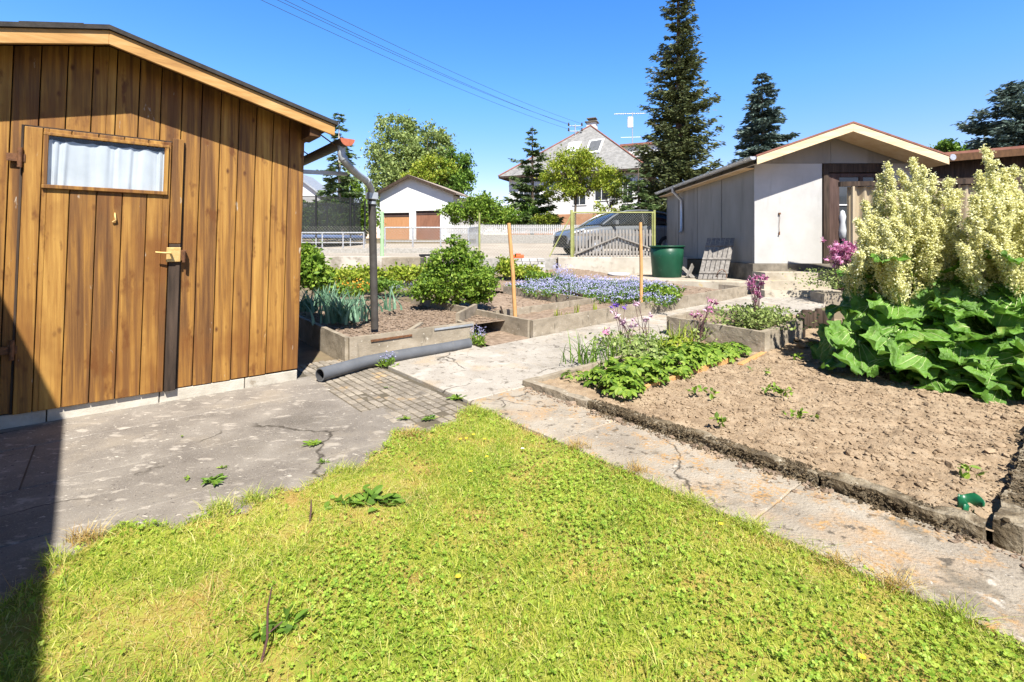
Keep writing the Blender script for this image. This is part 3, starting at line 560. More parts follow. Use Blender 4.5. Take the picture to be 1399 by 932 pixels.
M['newfascia'] = mat('pale_new_fascia', [(.3, (.58,.40,.22,1)), (.7, (.70,.54,.35,1))], 3, stretch=(.8,2,6), bump=.2, bdist=.003)
M['redroof'] = mat('red_brown_roofing', [(.3, (.16,.065,.045,1)), (.7, (.26,.12,.085,1))], 4, bump=.3)
gs = thing('grey_shed', 'grey panelled shed with pale gable boards, galvanised gutter and glazed brown door', 'shed', (7, 13, .3))
seams = [Y2, 12.25, 13.85, 15.4, YB]
for i in range(4):
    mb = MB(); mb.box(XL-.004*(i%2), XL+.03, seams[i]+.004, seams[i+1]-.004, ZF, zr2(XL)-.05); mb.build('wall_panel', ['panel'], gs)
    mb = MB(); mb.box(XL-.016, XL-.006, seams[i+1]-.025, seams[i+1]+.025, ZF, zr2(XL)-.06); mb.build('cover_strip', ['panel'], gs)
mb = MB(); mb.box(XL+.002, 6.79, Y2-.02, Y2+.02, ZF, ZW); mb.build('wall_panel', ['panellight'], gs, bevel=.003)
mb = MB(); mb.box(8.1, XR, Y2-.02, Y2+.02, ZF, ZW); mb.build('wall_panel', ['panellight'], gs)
for (x0, x1) in ((XL, 6.98), (6.986, XR)):
    mb = MB(); P = [(x0, ZW+.004), (x1, ZW+.004), (x1, zr2(x1)-.06)]+([(AX, zr2(AX)-.06)] if x0 < AX < x1 else [])+[(x0, zr2(x0)-.06)]
    mb.ext([(x, Y2-.018, z) for x, z in P], (0,.03,0)); mb.build('gable_panel', ['panel'], gs)
mb = MB(); mb.box(XL, XR, YB-.03, YB, ZF, 3.2); mb.box(XR-.03, XR, Y2+.03, YB-.04, ZF, 3.1); mb.build('wall', ['panel'], gs)
mb = MB(); mb.box(XL-.05, 8.9, Y2-.05, YB, .15, ZF-.003); mb.build('foundation', ['foundation'], gs, bevel=.015)
mb = MB()
for s_ in (-1, 1):
    xe = AX+s_*2.0; z0 = zr2(AX); z1 = zr2(xe); mb.ext([(AX, Y2-.66, z0), (xe, Y2-.66, z1), (xe, Y2-.66, z1-.035), (AX, Y2-.66, z0-.035)], (0, 6.7, 0))
rf2 = mb.build('roof', ['redroof'], gs)
for s_ in (-1, 1):
    mb = MB(); xe = AX+s_*1.98; z0 = zr2(AX)-.036; z1 = zr2(xe)-.036; mb.ext([(AX, Y2-.65, z0), (xe, Y2-.65, z1), (xe, Y2-.65, z1-.17), (AX, Y2-.65, z0-.17)], (0, .03, 0)); mb.build('fascia', ['newfascia'], gs, bevel=.004)
    mb = MB(); mb.ext([(AX, Y2-.61, z0-.16), (xe, Y2-.61, z1-.16), (xe, Y2-.61, z1-.145), (AX, Y2-.61, z0-.145)], (0, .58, 0)); mb.build('soffit', ['newfascia'], gs)
mb = MB(); xe = AX-1.97; mb.box(xe-.01, XL-.01, Y2-.02, 16.6, zr2(xe)-.20, zr2(xe)-.18); mb.build('soffit', ['newfascia'], gs)
xg = AX-2.05; zg = zr2(AX-2.0)-.03; mb = MB(); pts = []
for y in (Y2-.63, 16.65):
    for rr in (.07, .064):
        for i in range(11): t = math.pi+math.pi*i/10; pts.append((xg+rr*math.cos(t), y, zg+rr*math.sin(t)))
k, n = 11, 10; f = []
for i in range(n): f += [(i, i+1, 2*k+i+1, 2*k+i), (k+i, 3*k+i, 3*k+i+1, k+i+1), (i, k+i, k+i+1, i+1)]
mb.add(pts, f); mb.ext([(xg+.071*math.cos(math.pi+math.pi*i/14), Y2-.635, zg+.071*math.sin(math.pi+math.pi*i/14)) for i in range(15)], (0,.006,0))
for y in np.arange(Y2-.3, 16.6, .9): mb.tube([(xg+.074*math.cos(t), y, zg+.074*math.sin(t)) for t in np.linspace(math.pi, 2*math.pi, 9)], .007, 5)
gt2 = mb.build('gutter', ['steel'], gs)
y = 14.95; mb = MB(); mb.tube([(xg, y, zg-.06), (xg, y, zg-.16), (xg+.12, y, zg-.27), (XL-.07, y, zg-.42), (XL-.06, y, zg-.6), (XL-.06, y, 1.72), (XL-.12, y-.05, 1.62)], .045, 10); mb.build('downpipe', ['steel'], gs)
mb = MB(); mb.tube([(xg-.0, Y2-.66, 0)] and [(AX+2.04, Y2-.67, zr2(AX+2)-.05), (AX+2.04, Y2+5, zr2(AX+2)-.05)], .065, 10); mb.build('gutter', ['steel'], gs)
# glazed door
mb = MB()
for x0, x1, z0, z1 in ((6.81,6.93,ZF,ZW-.01), (8.02,8.10,ZF,ZW-.01), (6.93,8.02,2.82,ZW-.01)): mb.box(x0, x1, Y2-.05, Y2+.03, z0, z1)
mb.build('door_frame', ['darkwood'], gs, bevel=.004)
M['brownwood'] = mat('brown_door_wood', [(.3, (.045,.026,.021,1)), (.7, (.10,.062,.05,1))], 3, stretch=(8,8,.8), bump=.4, bscale=9, bdist=.004)
mb = MB()
for x0, x1, z0, z1 in ((6.94,7.16,ZF+.02,2.80), (7.60,7.68,ZF+.02,2.80), (7.94,8.0,ZF+.02,2.80), (7.16,7.60,ZF+.02,1.25), (7.68,7.94,ZF+.02,1.2), (7.16,7.60,2.72,2.80), (7.68,7.94,2.72,2.8)): mb.box(x0, x1, Y2-.035, Y2+.01, z0, z1)
d2 = mb.build('door', ['brownwood'], gs, bevel=.004)
mb = MB(); mb.box(7.16, 7.60, Y2-.03, Y2, 2.10, 2.125); mb.box(7.68, 7.94, Y2-.03, Y2, 2.10, 2.125); mb.build('glazing_bar', ['whitepaint'], d2)
M['shedglass'] = flat('dusty_dark_glass', (.045,.05,.055), .12, .5)
mb = MB(); mb.box(7.16, 7.60, Y2-.012, Y2-.006, 1.25, 2.72); mb.box(7.68, 7.94, Y2-.012, Y2-.006, 1.2, 2.72); mb.build('pane', ['shedglass'], d2)
mb = MB(); mb.lathe((7.215, Y2-.05, 1.35), [(.0,0),(.06,.05),(.075,.2),(.05,.38),(.07,.5),(.04,.62),(0,.65)], 12); tag(mb.build('plastic_bag', ['curtain'], loc=(7.2,Y2-.05,1.35)), 'white plastic bag hanging inside the glazed shed door', 'bag')
p = at(1065, 292, Y2-.04); mb = MB(); mb.tube([p, p+[.004,-.005,-.1], p+[-.012,-.004,-.28], p+[.0,-.004,-.40], p+[-.03,-.004,-.47]], .004, 6); mb.cbox(p, .04, .03, .04); mb.cbox(p+[-.005,-.004,-.43], .02,.02,.07); tag(mb.build('cord', ['rust'], loc=p), 'thin cord hanging from a hook on the pale shed wall', 'cord')
# steps
for (y0, z1, lab, x0) in ((10.02, .66, 'upper concrete step before the grey shed door', 5.26), (9.72, .50, 'middle concrete step before the grey shed', 5.08), (9.45, .34, 'lowest concrete step before the grey shed', 4.95)):
    mb = MB(); roughbar(mb, (x0, y0+.28, .05), (8.4 if y0 > 9.9 else 6.45, y0+.28, .05), .54, z1-.05, .006, .12); tag(mb.build('step', ['step'], loc=(6.8, y0+.28, .1)), lab, 'step', 'steps to the grey shed')
# terrace slab with barrel and pallet
mb = MB(); P = [(1.75, 11.45), (4.85, 10.32), (5.22, 10.32), (5.22, 14), (1.75, 13.1)]; mb.ext([(x, y, .12) for x, y in P], (0,0,.33)); tag(mb.build('terrace', ['step'], loc=(4,11.5,.1), bevel=.02), 'concrete terrace slab along the side of the grey shed', 'terrace')
M['barrel'] = mat('green_barrel_plastic', [(.3, (.008,.05,.026,1)), (.7, (.013,.072,.038,1))], 4, rough=.4, bump=.05, spots=[('noise', 7, .66, .8, (.09,.12,.09,1))])
bx, by = at(911, 372, 11.9)[:2]; bb = thing('rain_barrel', 'dark green plastic rain barrel at the corner of the grey shed', 'barrel', (bx, by, .45))
mb = MB(); mb.lathe((bx, by, .45), [(0,0),(.33,0),(.345,.02),(.385,.50),(.40,.76),(.375,.76),(.36,.5),(.33,.06),(0,.05)], 36); mb.build('body', ['barrel'], bb)
mb = MB(); mb.lathe((bx, by, .45+.76), [(.39,-.025),(.425,-.02),(.43,0),(.42,.015),(.385,.015),(.37,.0)], 36); mb.build('rim', ['barrel'], bb)
M['greywood'] = mat('grey_weathered_wood', [(.3, (.12,.108,.095,1)), (.7, (.25,.23,.205,1))], 3, stretch=(6,6,6), bump=.4, bdist=.004, island=.18)
pt = thing('pallet', 'weathered grey slatted wooden pallet leaning against the shed', 'pallet', (*at(970, 380, 11.2)[:2], .45))
p0 = np.array(at(953, 378, 11.0)); p0[2] = .45; p1 = np.array(at(981, 381, 10.9)); p1[2] = .45; up = at(966, 326, 11.6)-p0; ex = p1-p0; nn = nrm(np.cross(ex, up)); exn = nrm(ex); L = .62
ex = exn*L
for i in range(6):
    mb = MB(); mb.ob(p0+ex*i/6+ex*.008, ex*(1/6-.02), up, nn*.022); mb.build('slat', ['greywood'], pt, bevel=.003)
for t in (.12, .45, .78):
    mb = MB(); mb.ob(p0+up*t+nn*.024-ex*.0, ex, up*.045, nn*.025); mb.build('crossbar', ['greywood'], pt, bevel=.003)
mb = MB(); c = np.array([*at(986, 374, 10.9)[:2], .57]); mb.tube([c+np.array([.11*math.cos(t), .03*math.sin(t*2), .11*math.sin(t)]) for t in np.linspace(0, 13, 60)], .008, 5); tag(mb.build('wire_coil', ['rust'], loc=c), 'coil of old wire beside the leaning pallet', 'coil')
q = at(945, 372, 11.5); mb = MB(); mb.beam((q[0]-.1, q[1], .46), (q[0]+.1, q[1]+.2, .75), .03, .12); mb.beam((q[0], q[1]-.1, .46), (q[0]-.1, q[1]+.4, .70), .12, .02); tag(mb.build('scrap_boards', ['greywood'], loc=(q[0], q[1], .45)), 'short scrap boards propped between barrel and pallet', 'boards')
# ================================================================ corrugated fence and open roof on the right
M['corr'] = mat('beige_corrugated_sheet', [(.3, (.30,.24,.155,1)), (.7, (.40,.33,.22,1))], 3, stretch=(1,1,.3), rough=.5, bump=.1)
fe = thing('corrugated_fence', 'beige corrugated sheet fence with a dark top rail behind the rhubarb', 'fence', (7.5, 8.8, .1))
def fpt(t): return np.array([6.52+t*5.6, 9.40-.8*t])
A = np.array([[(*(fpt(t)+np.array([.13,.99])*.036*math.sin(t*5.5/.17*2*math.pi)), z) for z in (.1, 1.2, 2.36)] for t in np.linspace(0, 1, 420)])
mb = MB(); mb.grid(A); mb.build('sheet', ['corr'], fe)
mb = MB(); mb.beam((*fpt(-.03)-[0,.05], 2.41), (*fpt(1)-[0,.05], 2.43), .09, .09); mb.build('top_rail', ['darkwood'], fe)
for z in (1.25,): mb = MB(); mb.beam((*fpt(0)-[0,.05], z), (*fpt(1)-[0,.05], z), .05, .06); mb.build('rail', ['darkwood'], fe)
for t in (.01, .33, .66, .99): mb = MB(); q = fpt(t); mb.box(q[0]-.02, q[0]+.02, q[1]-.10, q[1]-.05, .1, 2.36); mb.build('post', ['corr' if t < .1 else 'darkwood'], fe)
lt = thing('lean_to', 'dark brown timber lean-to with a red brown roof edge, right of the grey shed', 'shelter', (11, 12.5, .5))
mb = MB(); mb.hexa([(9.1,11.2,3.22), (14,10.4,3.55), (14,15,3.75), (9.1,15,3.4), (9.1,11.2,3.30), (14,10.4,3.64), (14,15,3.84), (9.1,15,3.5)]); mb.build('roof', ['redroof'], lt)
mb = MB(); mb.hexa([(9.15,11.5,.4), (14,10.9,.4), (14,11.0,.4), (9.15,11.6,.4), (9.15,11.5,3.2), (14,10.9,3.5), (14,11.0,3.5), (9.15,11.6,3.2)]); mb.build('wall', ['darkwood'], lt)
mb = MB(); mb.beam((9.1, 11.12, 3.16), (14, 10.33, 3.48), .04, .16); mb.build('fascia', ['soffit'], lt)
# ================================================================ STREET SIDE
M['whitewall'] = mat('white_render', [(.3, (.56,.555,.54,1)), (.7, (.64,.635,.62,1))], 1.5, bump=.15, bscale=40)
M['orange'] = mat('orange_brown_plinth', [(.3, (.34,.17,.09,1)), (.7, (.44,.24,.14,1))], 1.5, bump=.2)
M['eternit'] = mat('pale_grey_shingles', [(.3, (.15,.147,.142,1)), (.5, (.20,.197,.19,1)), (.7, (.265,.26,.252,1))], 3.5, bump=.5, bscale=6, bdist=.03)
M['garageroof'] = mat('grey_brown_roof', [(.3, (.25,.20,.175,1)), (.7, (.36,.30,.26,1))], 4, bump=.4, bscale=9)
M['garagedoor'] = mat('orange_brown_garage_door', [(.3, (.34,.16,.07,1)), (.7, (.44,.23,.11,1))], 3, stretch=(6,6,.6), bump=.2)
M['garagedoor2'] = mat('brown_garage_door', [(.3, (.17,.075,.045,1)), (.7, (.27,.13,.08,1))], 3, stretch=(8,8,.6), bump=.2)
M['whitefence'] = mat('white_picket_paint', [(.3, (.34,.335,.325,1)), (.7, (.43,.425,.415,1))], 3, bump=.1, island=.12)
M['gatewood'] = mat('silvered_gate_wood', [(.3, (.17,.155,.138,1)), (.7, (.30,.28,.255,1))], 3, stretch=(6,6,1), bump=.3, island=.2)
M['lowwall'] = mat('pebble_concrete_wall', [(.3, (.22,.205,.18,1)), (.7, (.38,.36,.32,1))], 14, bump=.4, bscale=40)
M['limewall'] = mat('pale_concrete_wall', [(.3, (.30,.27,.22,1)), (.6, (.44,.40,.34,1))], 2, bump=.4, bscale=40, spots=[('noise', 3, .56, .68, (.22,.19,.15,1))])
M['yellowtube'] = flat('yellow_green_painted_tube', (.27,.28,.10), .5, .3, var=.2)
M['mintpost'] = flat('light_green_painted_post', (.30,.55,.25), .5)
M['mesh'] = flat('wire_mesh', (.30,.30,.24), .5, .3, .3)
M['bluepad'] = flat('blue_trampoline_pad', (.07,.11,.22), .6)
M['net'] = None
def netmat(name, col, a):
    m = bpy.data.materials.new(name); m.use_nodes = True; nt = m.node_tree; b = nt.nodes['Principled BSDF']; b.inputs['Base Color'].default_value = col; b.inputs['Roughness'].default_value = .8; b.inputs['Alpha'].default_value = a; return m
M['net'] = netmat('black_safety_net', (.012,.014,.014,1), .60)
M['black'] = flat('matte_black', (.012,.012,.013), .5)
# retaining walls along the garden's far end
def bar(name, x0, x1, y0, y1, z0, z1, m, lab, cat, group=None, bevel=.012):
    mb = MB(); mb.box(x0, x1, y0, y1, z0, z1); return tag(mb.build(name, [m], loc=((x0+x1)/2, (y0+y1)/2, z0), bevel=bevel), lab, cat, group)
bar('retaining_wall', 1.25, 4.75, 13.08, 13.38, .3, .91, 'limewall', 'pale flaking concrete wall under the yellow framed gate', 'wall')
bar('retaining_wall', -14, -1.1, 13.15, 13.38, .3, .93, 'limewall', 'long pale concrete wall between garden and street behind the cistern', 'wall')
bar('retaining_wall', -1.05, 1.2, 13.15, 13.36, .3, .89, 'lowwall', 'short grey wall section behind the stack of paving stones', 'wall')
bar('kerb_wall', -22, -1.4, 18.6, 18.85, .8, 1.14, 'lowwall', 'long low grey wall below the metal railing across the street', 'wall')
bar('street_wall', -1.9, 5.2, 25.2, 25.5, 1.2, 1.83, 'lowwall', 'pebbled low wall carrying the white picket fence', 'wall')
bar('cistern', -3.24, -2.28, 12.0, 12.9, .3, .93, 'bedwall', 'square grey concrete water cistern behind the round bush', 'cistern', None, .02)
mb = MB(); q = at(585, 362, 12.6); mb.box(q[0]-.22, q[0]+.3, 12.5, 12.9, .95, 1.0); mb.box(q[0]-.2, q[0]-.13, 12.55, 12.85, .4, .95); mb.box(q[0]+.2, q[0]+.27, 12.55, 12.85, .4, .95)
tag(mb.build('garden_bench', ['black'], loc=(q[0], 12.7, .42)), 'small black bench between the cistern and the round bush', 'bench')
# stacked pavers
M['greypaver'] = mat('grey_paving_stone', [(.3, (.36,.34,.31,1)), (.7, (.5,.48,.45,1))], 5, bump=.3, island=.18)
x0 = at(690, 360, 12.3)[0]; z0 = float(gz(12.5))
mb = MB()
mb.box(x0, x0+1.02, 12.25, 12.9, z0+.02, z0+.10, 1)
for r in range(5):
    for i in range(5):
        for j in range(2): a = x0+.02+i*.2+.02*(r%2); mb.box(a+.005, a+.192, 12.25+j*.3+random.uniform(0,.01), 12.54+j*.3, z0+.105+r*.075, z0+.175+r*.075)
tag(mb.build('paver_stack', ['greypaver', 'darkwood'], loc=(x0+.5, 12.5, z0), bevel=.006), 'stack of grey paving stones on a dark pallet', 'stack')
M['redorange'] = flat('red_orange_plastic', (.62,.10,.03), .5)
mb = MB(); mb.cbox((at(707,346,12.5)[0], 12.5, z0+.53), .30, .2, .09, .2); mb.cbox((at(707,346,12.5)[0]+.02, 12.5, z0+.59), .12, .14, .03, .2); tag(mb.build('plastic_box', ['redorange'], loc=(x0+.3,12.5,z0+.48), bevel=.015), 'red orange plastic box lying on the paver stack', 'box')
q = at(845, 370, 12.0); mb = MB(); mb.lathe((q[0], 12.0, .47), [(0,0),(.22,0),(.27,.07),(.24,.07),(.2,.02),(0,.02)], 20); tag(mb.build('basin', ['whitepaint'], loc=(q[0],12.0,.45)), 'shallow white basin on the terrace edge below the gate', 'basin')
# gate
gx0, gx1, gy = at(781, 340, 13.5)[0], at(894, 340, 13.5)[0], 13.5
gate = thing('garden_gate', 'yellow framed garden gate with wire mesh above weathered grey pickets', 'gate', ((gx0+gx1)/2, gy, .9))
zt = at(0, 290, gy)[2]; zp0, zp1 = at(0, 351, gy)[2], at(0, 314, gy)[2]
for x, r in ((gx0, .04), (gx1, .035)): mb = MB(); mb.tube([(x, gy, .75), (x, gy, zt+.06)], r, 10); mb.build('post', ['yellowtube'], gate)
mb = MB(); mb.tube([(gx0, gy, zt-.01), (gx1, gy, zt-.01)], .022, 8); mb.tube([(gx0+.06, gy, zp0), (gx0+.06, gy, zt)], .018, 8); mb.tube([(gx1-.06, gy, zp0), (gx1-.06, gy, zt)], .018, 8); mb.build('frame', ['yellowtube'], gate)
def meshpanel(x0, x1, z0, z1, y, sp, r):
    mb = MB(); hgt = z1-z0
    for sgn in (1, -1):
        k = int((x1-x0+hgt)/sp)+1
        for i in range(k):
            xa = x0-hgt+i*sp; a, b = max(x0, xa), min(x1, xa+hgt)
            if b-a < .01: continue
            za, zb = z0+(a-xa), z0+(b-xa)
            if sgn < 0: za, zb = z0+z1-za, z0+z1-zb
            mb.tube([(a, y, za), (b, y, zb)], r, 3, 0, False, False)
    return mb
meshpanel(gx0+.06, gx1-.06, zp1-.02, zt-.02, gy, .068, .0024).build('wire_mesh', ['mesh'], gate)
n = 23
for i in range(n):
    x = gx0+.13+(gx1-gx0-.26)*i/(n-1); mb = MB(); w = .027; h = zp1+random.uniform(-.012,.012)
    mb.ext([(x-w, gy-.06, zp0-.04), (x+w, gy-.06, zp0-.04), (x+w, gy-.06, h-.02), (x, gy-.06, h+.01), (x-w, gy-.06, h-.02)], (0,.018,0)); mb.build('picket', ['gatewood'], gate)
for z in (zp0+.13, zp1-.14): mb = MB(); mb.box(gx0+.08, gx1-.08, gy-.038, gy-.015, z-.035, z+.035); mb.build('rail', ['greywood'], gate)
for xa, za, xb, zb in ((gx0+.05, zp0+.05, (gx0+gx1)/2+.1, zp1-.20), ((gx0+gx1)/2+.1, zp1-.20, gx1-.1, zp0+.22)): mb = MB(); mb.tube([(xa, gy-.10, za), (xb, gy-.10, zb)], .027, 8); mb.build('brace', ['greywood'], gate)
# wire fence posts and mesh to the left of the gate
wf = thing('wire_fence', 'thin wire mesh fence on slim yellow and green posts left of the gate', 'fence', (-2, 13.5, .9))
for px, m, r, top in ((655, 'yellowtube', .028, 291), (522, 'mintpost', .045, 289)):
    x = at(px, 320, gy)[0]; mb = MB(); mb.tube([(x, gy, .6), (x, gy, at(0, top, gy)[2])], r, 8); mb.build('post', [m], wf)
x = at(655, 0, gy)[0]; mb = MB(); mb.tube([(gx0-.02, gy, zt-.1), (gx0-.62, gy, .92)], .018, 6); mb.build('strut', ['yellowtube'], wf)
zt2 = at(0, 309, gy)[2]
meshpanel(at(415, 0, gy)[0], at(655, 0, gy)[0], .92, zt2, gy, .085, .0022).build('wire_mesh', ['mesh'], wf)
meshpanel(at(656, 0, gy)[0], gx0-.04, .92, at(0, 306, gy)[2], gy, .085, .0022).build('wire_mesh', ['mesh'], wf)
# railing across the street
for (xa, xb, y, top, bot, lab) in ((412, 497, 18.7, 318, 336, 'blue and white metal railing in front of the trampoline'), (526, 640, 18.7, 311, 334, 'galvanised metal railing in front of the double garage')):
    x0, x1 = at(xa, 0, y)[0], at(xb, 0, y)[0]; za, zb = at(0, bot, y)[2], at(0, top, y)[2]; rl = thing('railing', lab, 'railing', ((x0+x1)/2, y, za), 'railings across the street')
    for z in (zb, za+.12): mb = MB(); mb.tube([(x0, y, z), (x1, y, z)], .028 if z == zb else .018, 8); mb.build('rail', ['steel'], rl)
    for x in np.linspace(x0, x1, 4): mb = MB(); mb.tube([(x, y, za-.1), (x, y, zb)], .03, 8); mb.build('post', ['steel'], rl)
    meshpanel(x0, x1, za+.12, zb, y, .12, .003).build('wire_mesh', ['steel'], rl)
x0, x1 = at(640, 0, 19.5)[0], at(655, 0, 18.6)[0]
rl = thing('railing', 'short galvanised railing end panel beside the white picket fence', 'railing', (x0, 19, 1.0), 'railings across the street')
mb = MB(); mb.tube([(x0, 19.6, 1.15), (x0, 19.6, 1.95), (x1, 18.6, 1.95), (x1, 18.6, 1.15)], .03, 8); mb.build('frame', ['steel'], rl); mb = MB()
for t in np.linspace(0, 1, 14): q = np.array([x0+(x1-x0)*t, 19.6-t, 1.2]); mb.tube([q, q+[0,0,.75]], .01, 4)
mb.build('bars', ['zinc'], rl)
# white picket fence
pf = thing('picket_fence', 'white picket fence on a low wall before the gabled house', 'fence', (1.5, 25.3, 1.8)); zb, zt_ = 1.84, at(0, 307, 25.3)[2]
fx0, fx1 = at(612, 0, 25.3)[0], at(812, 0, 25.3)[0]; n = 76
for i in range(n):
    x = fx0+(fx1-fx0)*i/(n-1); mb = MB(); mb.ext([(x-.036, 25.26, zb+.03), (x+.036, 25.26, zb+.03), (x+.036, 25.26, zt_-.03), (x, 25.26, zt_), (x-.036, 25.26, zt_-.03)], (0,.022,0)); mb.build('picket', ['whitefence'], pf)
for z in (zb+.12, zt_-.14): mb = MB(); mb.box(fx0, fx1, 25.29, 25.33, z-.03, z+.03); mb.build('rail', ['whitefence'], pf)
# trampoline
ty = 23.5; tx = at(440, 0, ty)[0]; tz = 1.25; tr_ = 1.9
tp_ = thing('trampoline', 'round trampoline with a tall black safety net beside the wooden shed', 'trampoline', (tx, ty, tz))
zm = at(0, 323, ty)[2]; zn = at(0, 274, ty)[2]; an = np.linspace(0, 2*math.pi, 41)
mb = MB(); mb.grid(np.array([[(tx+tr_*.94*math.cos(t), ty+tr_*.94*math.sin(t), z) for z in (zm, zn)] for t in an])); mb.build('safety_net', ['net'], tp_)
mb = MB(); mb.grid(np.array([[(tx+r*math.cos(t), ty+r*math.sin(t), zm+h) for r, h in ((1.62,.03),(2.0,.03),(2.02,-.02),(2.0,-.10))] for t in an])); mb.build('pad', ['bluepad'], tp_)
mb = MB(); mb.lathe((tx, ty, zm), [(0,0),(1.65,0.01)], 40); mb.build('mat', ['black'], tp_)
for i in range(8):
    t = i*math.pi/4+.25; x, y = tx+2.0*math.cos(t), ty+2.0*math.sin(t); mb = MB(); mb.tube([(x, y, zm-.1), (x, y, zn+.05)], .045, 8); mb.build('pole', ['black'], tp_)
    mb = MB(); mb.tube([(x, y, zm-.1), (x, y, 1.1)], .03, 8); mb.build('leg', ['steel'], tp_)
mb = MB(); mb.tube([(tx+1.9*math.cos(t), ty+1.9*math.sin(t), zn) for t in an], .02, 6); mb.build('top_ring', ['black'], tp_)
# ---------------------------------------------------------------- garage
e1 = nrm(np.array([1, -.22, 0])); q1 = np.array([-e1[1], e1[0], 0]); O = np.array([at(519, 0, 36)[0], 36., 1.7]); GW = 5.75; GH = 2.75
gar = thing('garage', 'white gabled double garage with brown doors across the street', 'garage', O+e1*GW/2)
def GP(x, d, z): return O+e1*x+q1*d+np.array([0,0,z])
apx, apz = 2.45, 4.62
mb = MB(); pts = [GP(0,0,GH+.0), GP(.45,0,GH), GP(.45,0,2.2)]
def wallpoly(mb, poly): mb.ext([GP(x, 0, z) for x, z in poly], q1*.2)
zroof = lambda x: apz-(apz-3.45)*(apx-x)/apx if x < apx else apz-(apz-3.35)*(x-apx)/(GW-apx)
for x0, x1, z0 in ((0,.28,-.4), (.28,2.35,2.0), (2.35,apx,-.4), (apx,2.85,-.4), (2.85,4.75,2.12), (4.75,GW,-.4)): wallpoly(mb, [(x0, z0), (x1, z0), (x1, zroof(x1)), (x0, zroof(x0))])
mb.ob(GP(0,.21,-.4), q1*7.8, e1*.2, (0,0,3.7)); mb.ob(GP(GW-.2,.21,-.4), q1*7.8, e1*.2, (0,0,3.6)); mb.build('wall', ['whitewall'], gar)
for x0, x1, z1, m in ((.28,2.35,2.0,'garagedoor'), (2.85,4.75,2.12,'garagedoor2')):
    mb = MB(); mb.ob(GP(x0,.15,-.4), e1*(x1-x0), q1*.05, (0,0,z1+.4-.3)); mb.build('door', [m], gar); mb = MB(); mb.ob(GP(x0,.12,z1-.28), e1*(x1-x0), q1*.09, (0,0,.27)); mb.build('lintel_board', ['brownwood'], gar)
mb = MB()
for a, b in ((-.35, apx), (apx, GW+.35)):
    z = [zroof(a), zroof(b)]; mb.hexa([GP(a,-.4,z[0]), GP(b,-.4,z[1]), GP(b,8.2,z[1]), GP(a,8.2,z[0]), GP(a,-.4,z[0]+.12), GP(b,-.4,z[1]+.12), GP(b,8.2,z[1]+.12), GP(a,8.2,z[0]+.12)])
gr = mb.build('roof', ['garageroof'], gar)
for a, b in ((-.36, apx), (apx, GW+.36)): mb = MB(); z = [zroof(a), zroof(b)]; mb.ext([GP(a,-.41,z[0]-.10), GP(b,-.41,z[1]-.10), GP(b,-.41,z[1]+.11), GP(a,-.41,z[0]+.11)], -q1*.04); mb.build('fascia', ['darkwood'], gar)
# ---------------------------------------------------------------- gabled house
e2 = nrm(np.array([1, -.42, 0])); q2 = np.array([-e2[1], e2[0], 0]); O2 = np.array([at(681, 0, 42)[0], 42., 0]); HW = 12.6; ZE = 7.3
hou = thing('house', 'large white house with a pale grey hipped roof, skylights and orange brown plinth', 'house', O2+e2*HW/2+np.array([0,0,2]))
def HP(x, d, z): return O2+e2*x+q2*d+np.array([0,0,z])
mb = MB(); mb.ob(HP(.7,.7,3.9), e2*(HW-1.4), q2*12, (0,0,ZE-3.95)); hw2 = mb.build('wall', ['whitewall'], hou)
mb = MB(); mb.ob(HP(.66,.66,1.5), e2*(HW-1.32), q2*12, (0,0,2.4)); mb.build('plinth', ['orange'], hou)
ap0, ap1 = HP(6.3, 7.6, 12.85), HP(6.3, 11, 12.85); c00, c10, c11, c01 = HP(0,0,ZE), HP(HW,0,ZE), HP(HW,13.4,ZE), HP(0,13.4,ZE)
mb = MB(); mb.add([c00, c10, c11, c01, ap0, ap1], [(0,1,4), (1,2,5,4), (2,3,5), (3,0,4,5)]); mb.add([c00-[0,0,.18], c10-[0,0,.18], c11-[0,0,.18], c01-[0,0,.18], c00, c10, c11, c01], [(0,1,2,3)[::-1], (0,1,5,4), (1,2,6,5), (2,3,7,6), (3,0,4,7)], 1)
ho = mb.build('roof', ['eternit', 'darkwood'], hou)
for a, b in ((c00, ap0), (c10, ap0), (ap0, ap1)): mb = MB(); mb.tube([a+[0,0,.03], b+[0,0,.03]], .075, 8); mb.build('ridge_tiles', ['garageroof' if a is ap0 else 'redroof'], ho)
n_roof = nrm(np.cross(c10-c00, ap0-c00))
def rhit(px, py):
    r = np.array([(px-CX)/F, 1, -(py-HZ)/F]); o = np.array([0,0,EYE]); t = np.dot(c00-o, n_roof)/np.dot(r, n_roof); return o+r*t
for ps, m in ((((774,209),(789,209),(795,195),(778,197)), 'whitepaint'), (((800,211),(819,210),(826,191),(806,194)), 'darkglass')):
    P = [rhit(*p)+n_roof*.04 for p in ps]; mb = MB(); mb.ext(P, n_roof*.12); sk = mb.build('skylight', ['whitepaint'], ho)
    cen = sum(P)/4; mb = MB(); mb.ext([cen+(p-cen)*.78+n_roof*.125 for p in P], n_roof*.02); mb.build('pane', ['curtain' if m == 'whitepaint' else 'pvc'], sk)
mb = MB(); c = ap0+q2*.6-np.array([0,0,.4]); mb.cbox(c+[0,0,.2], .9, .8, 1.2, -.4); mb.cbox(c+[0,0,.85], 1.2, 1.1, .10, -.4, 1); mb.cbox(c+[0,0,1.03], .6, .5, .26, -.4, 1); mb.cbox(c+[0,0,1.2], .9, .8, .08, -.4, 1); mb.build('chimney', ['whitewall', 'foundation'], ho)
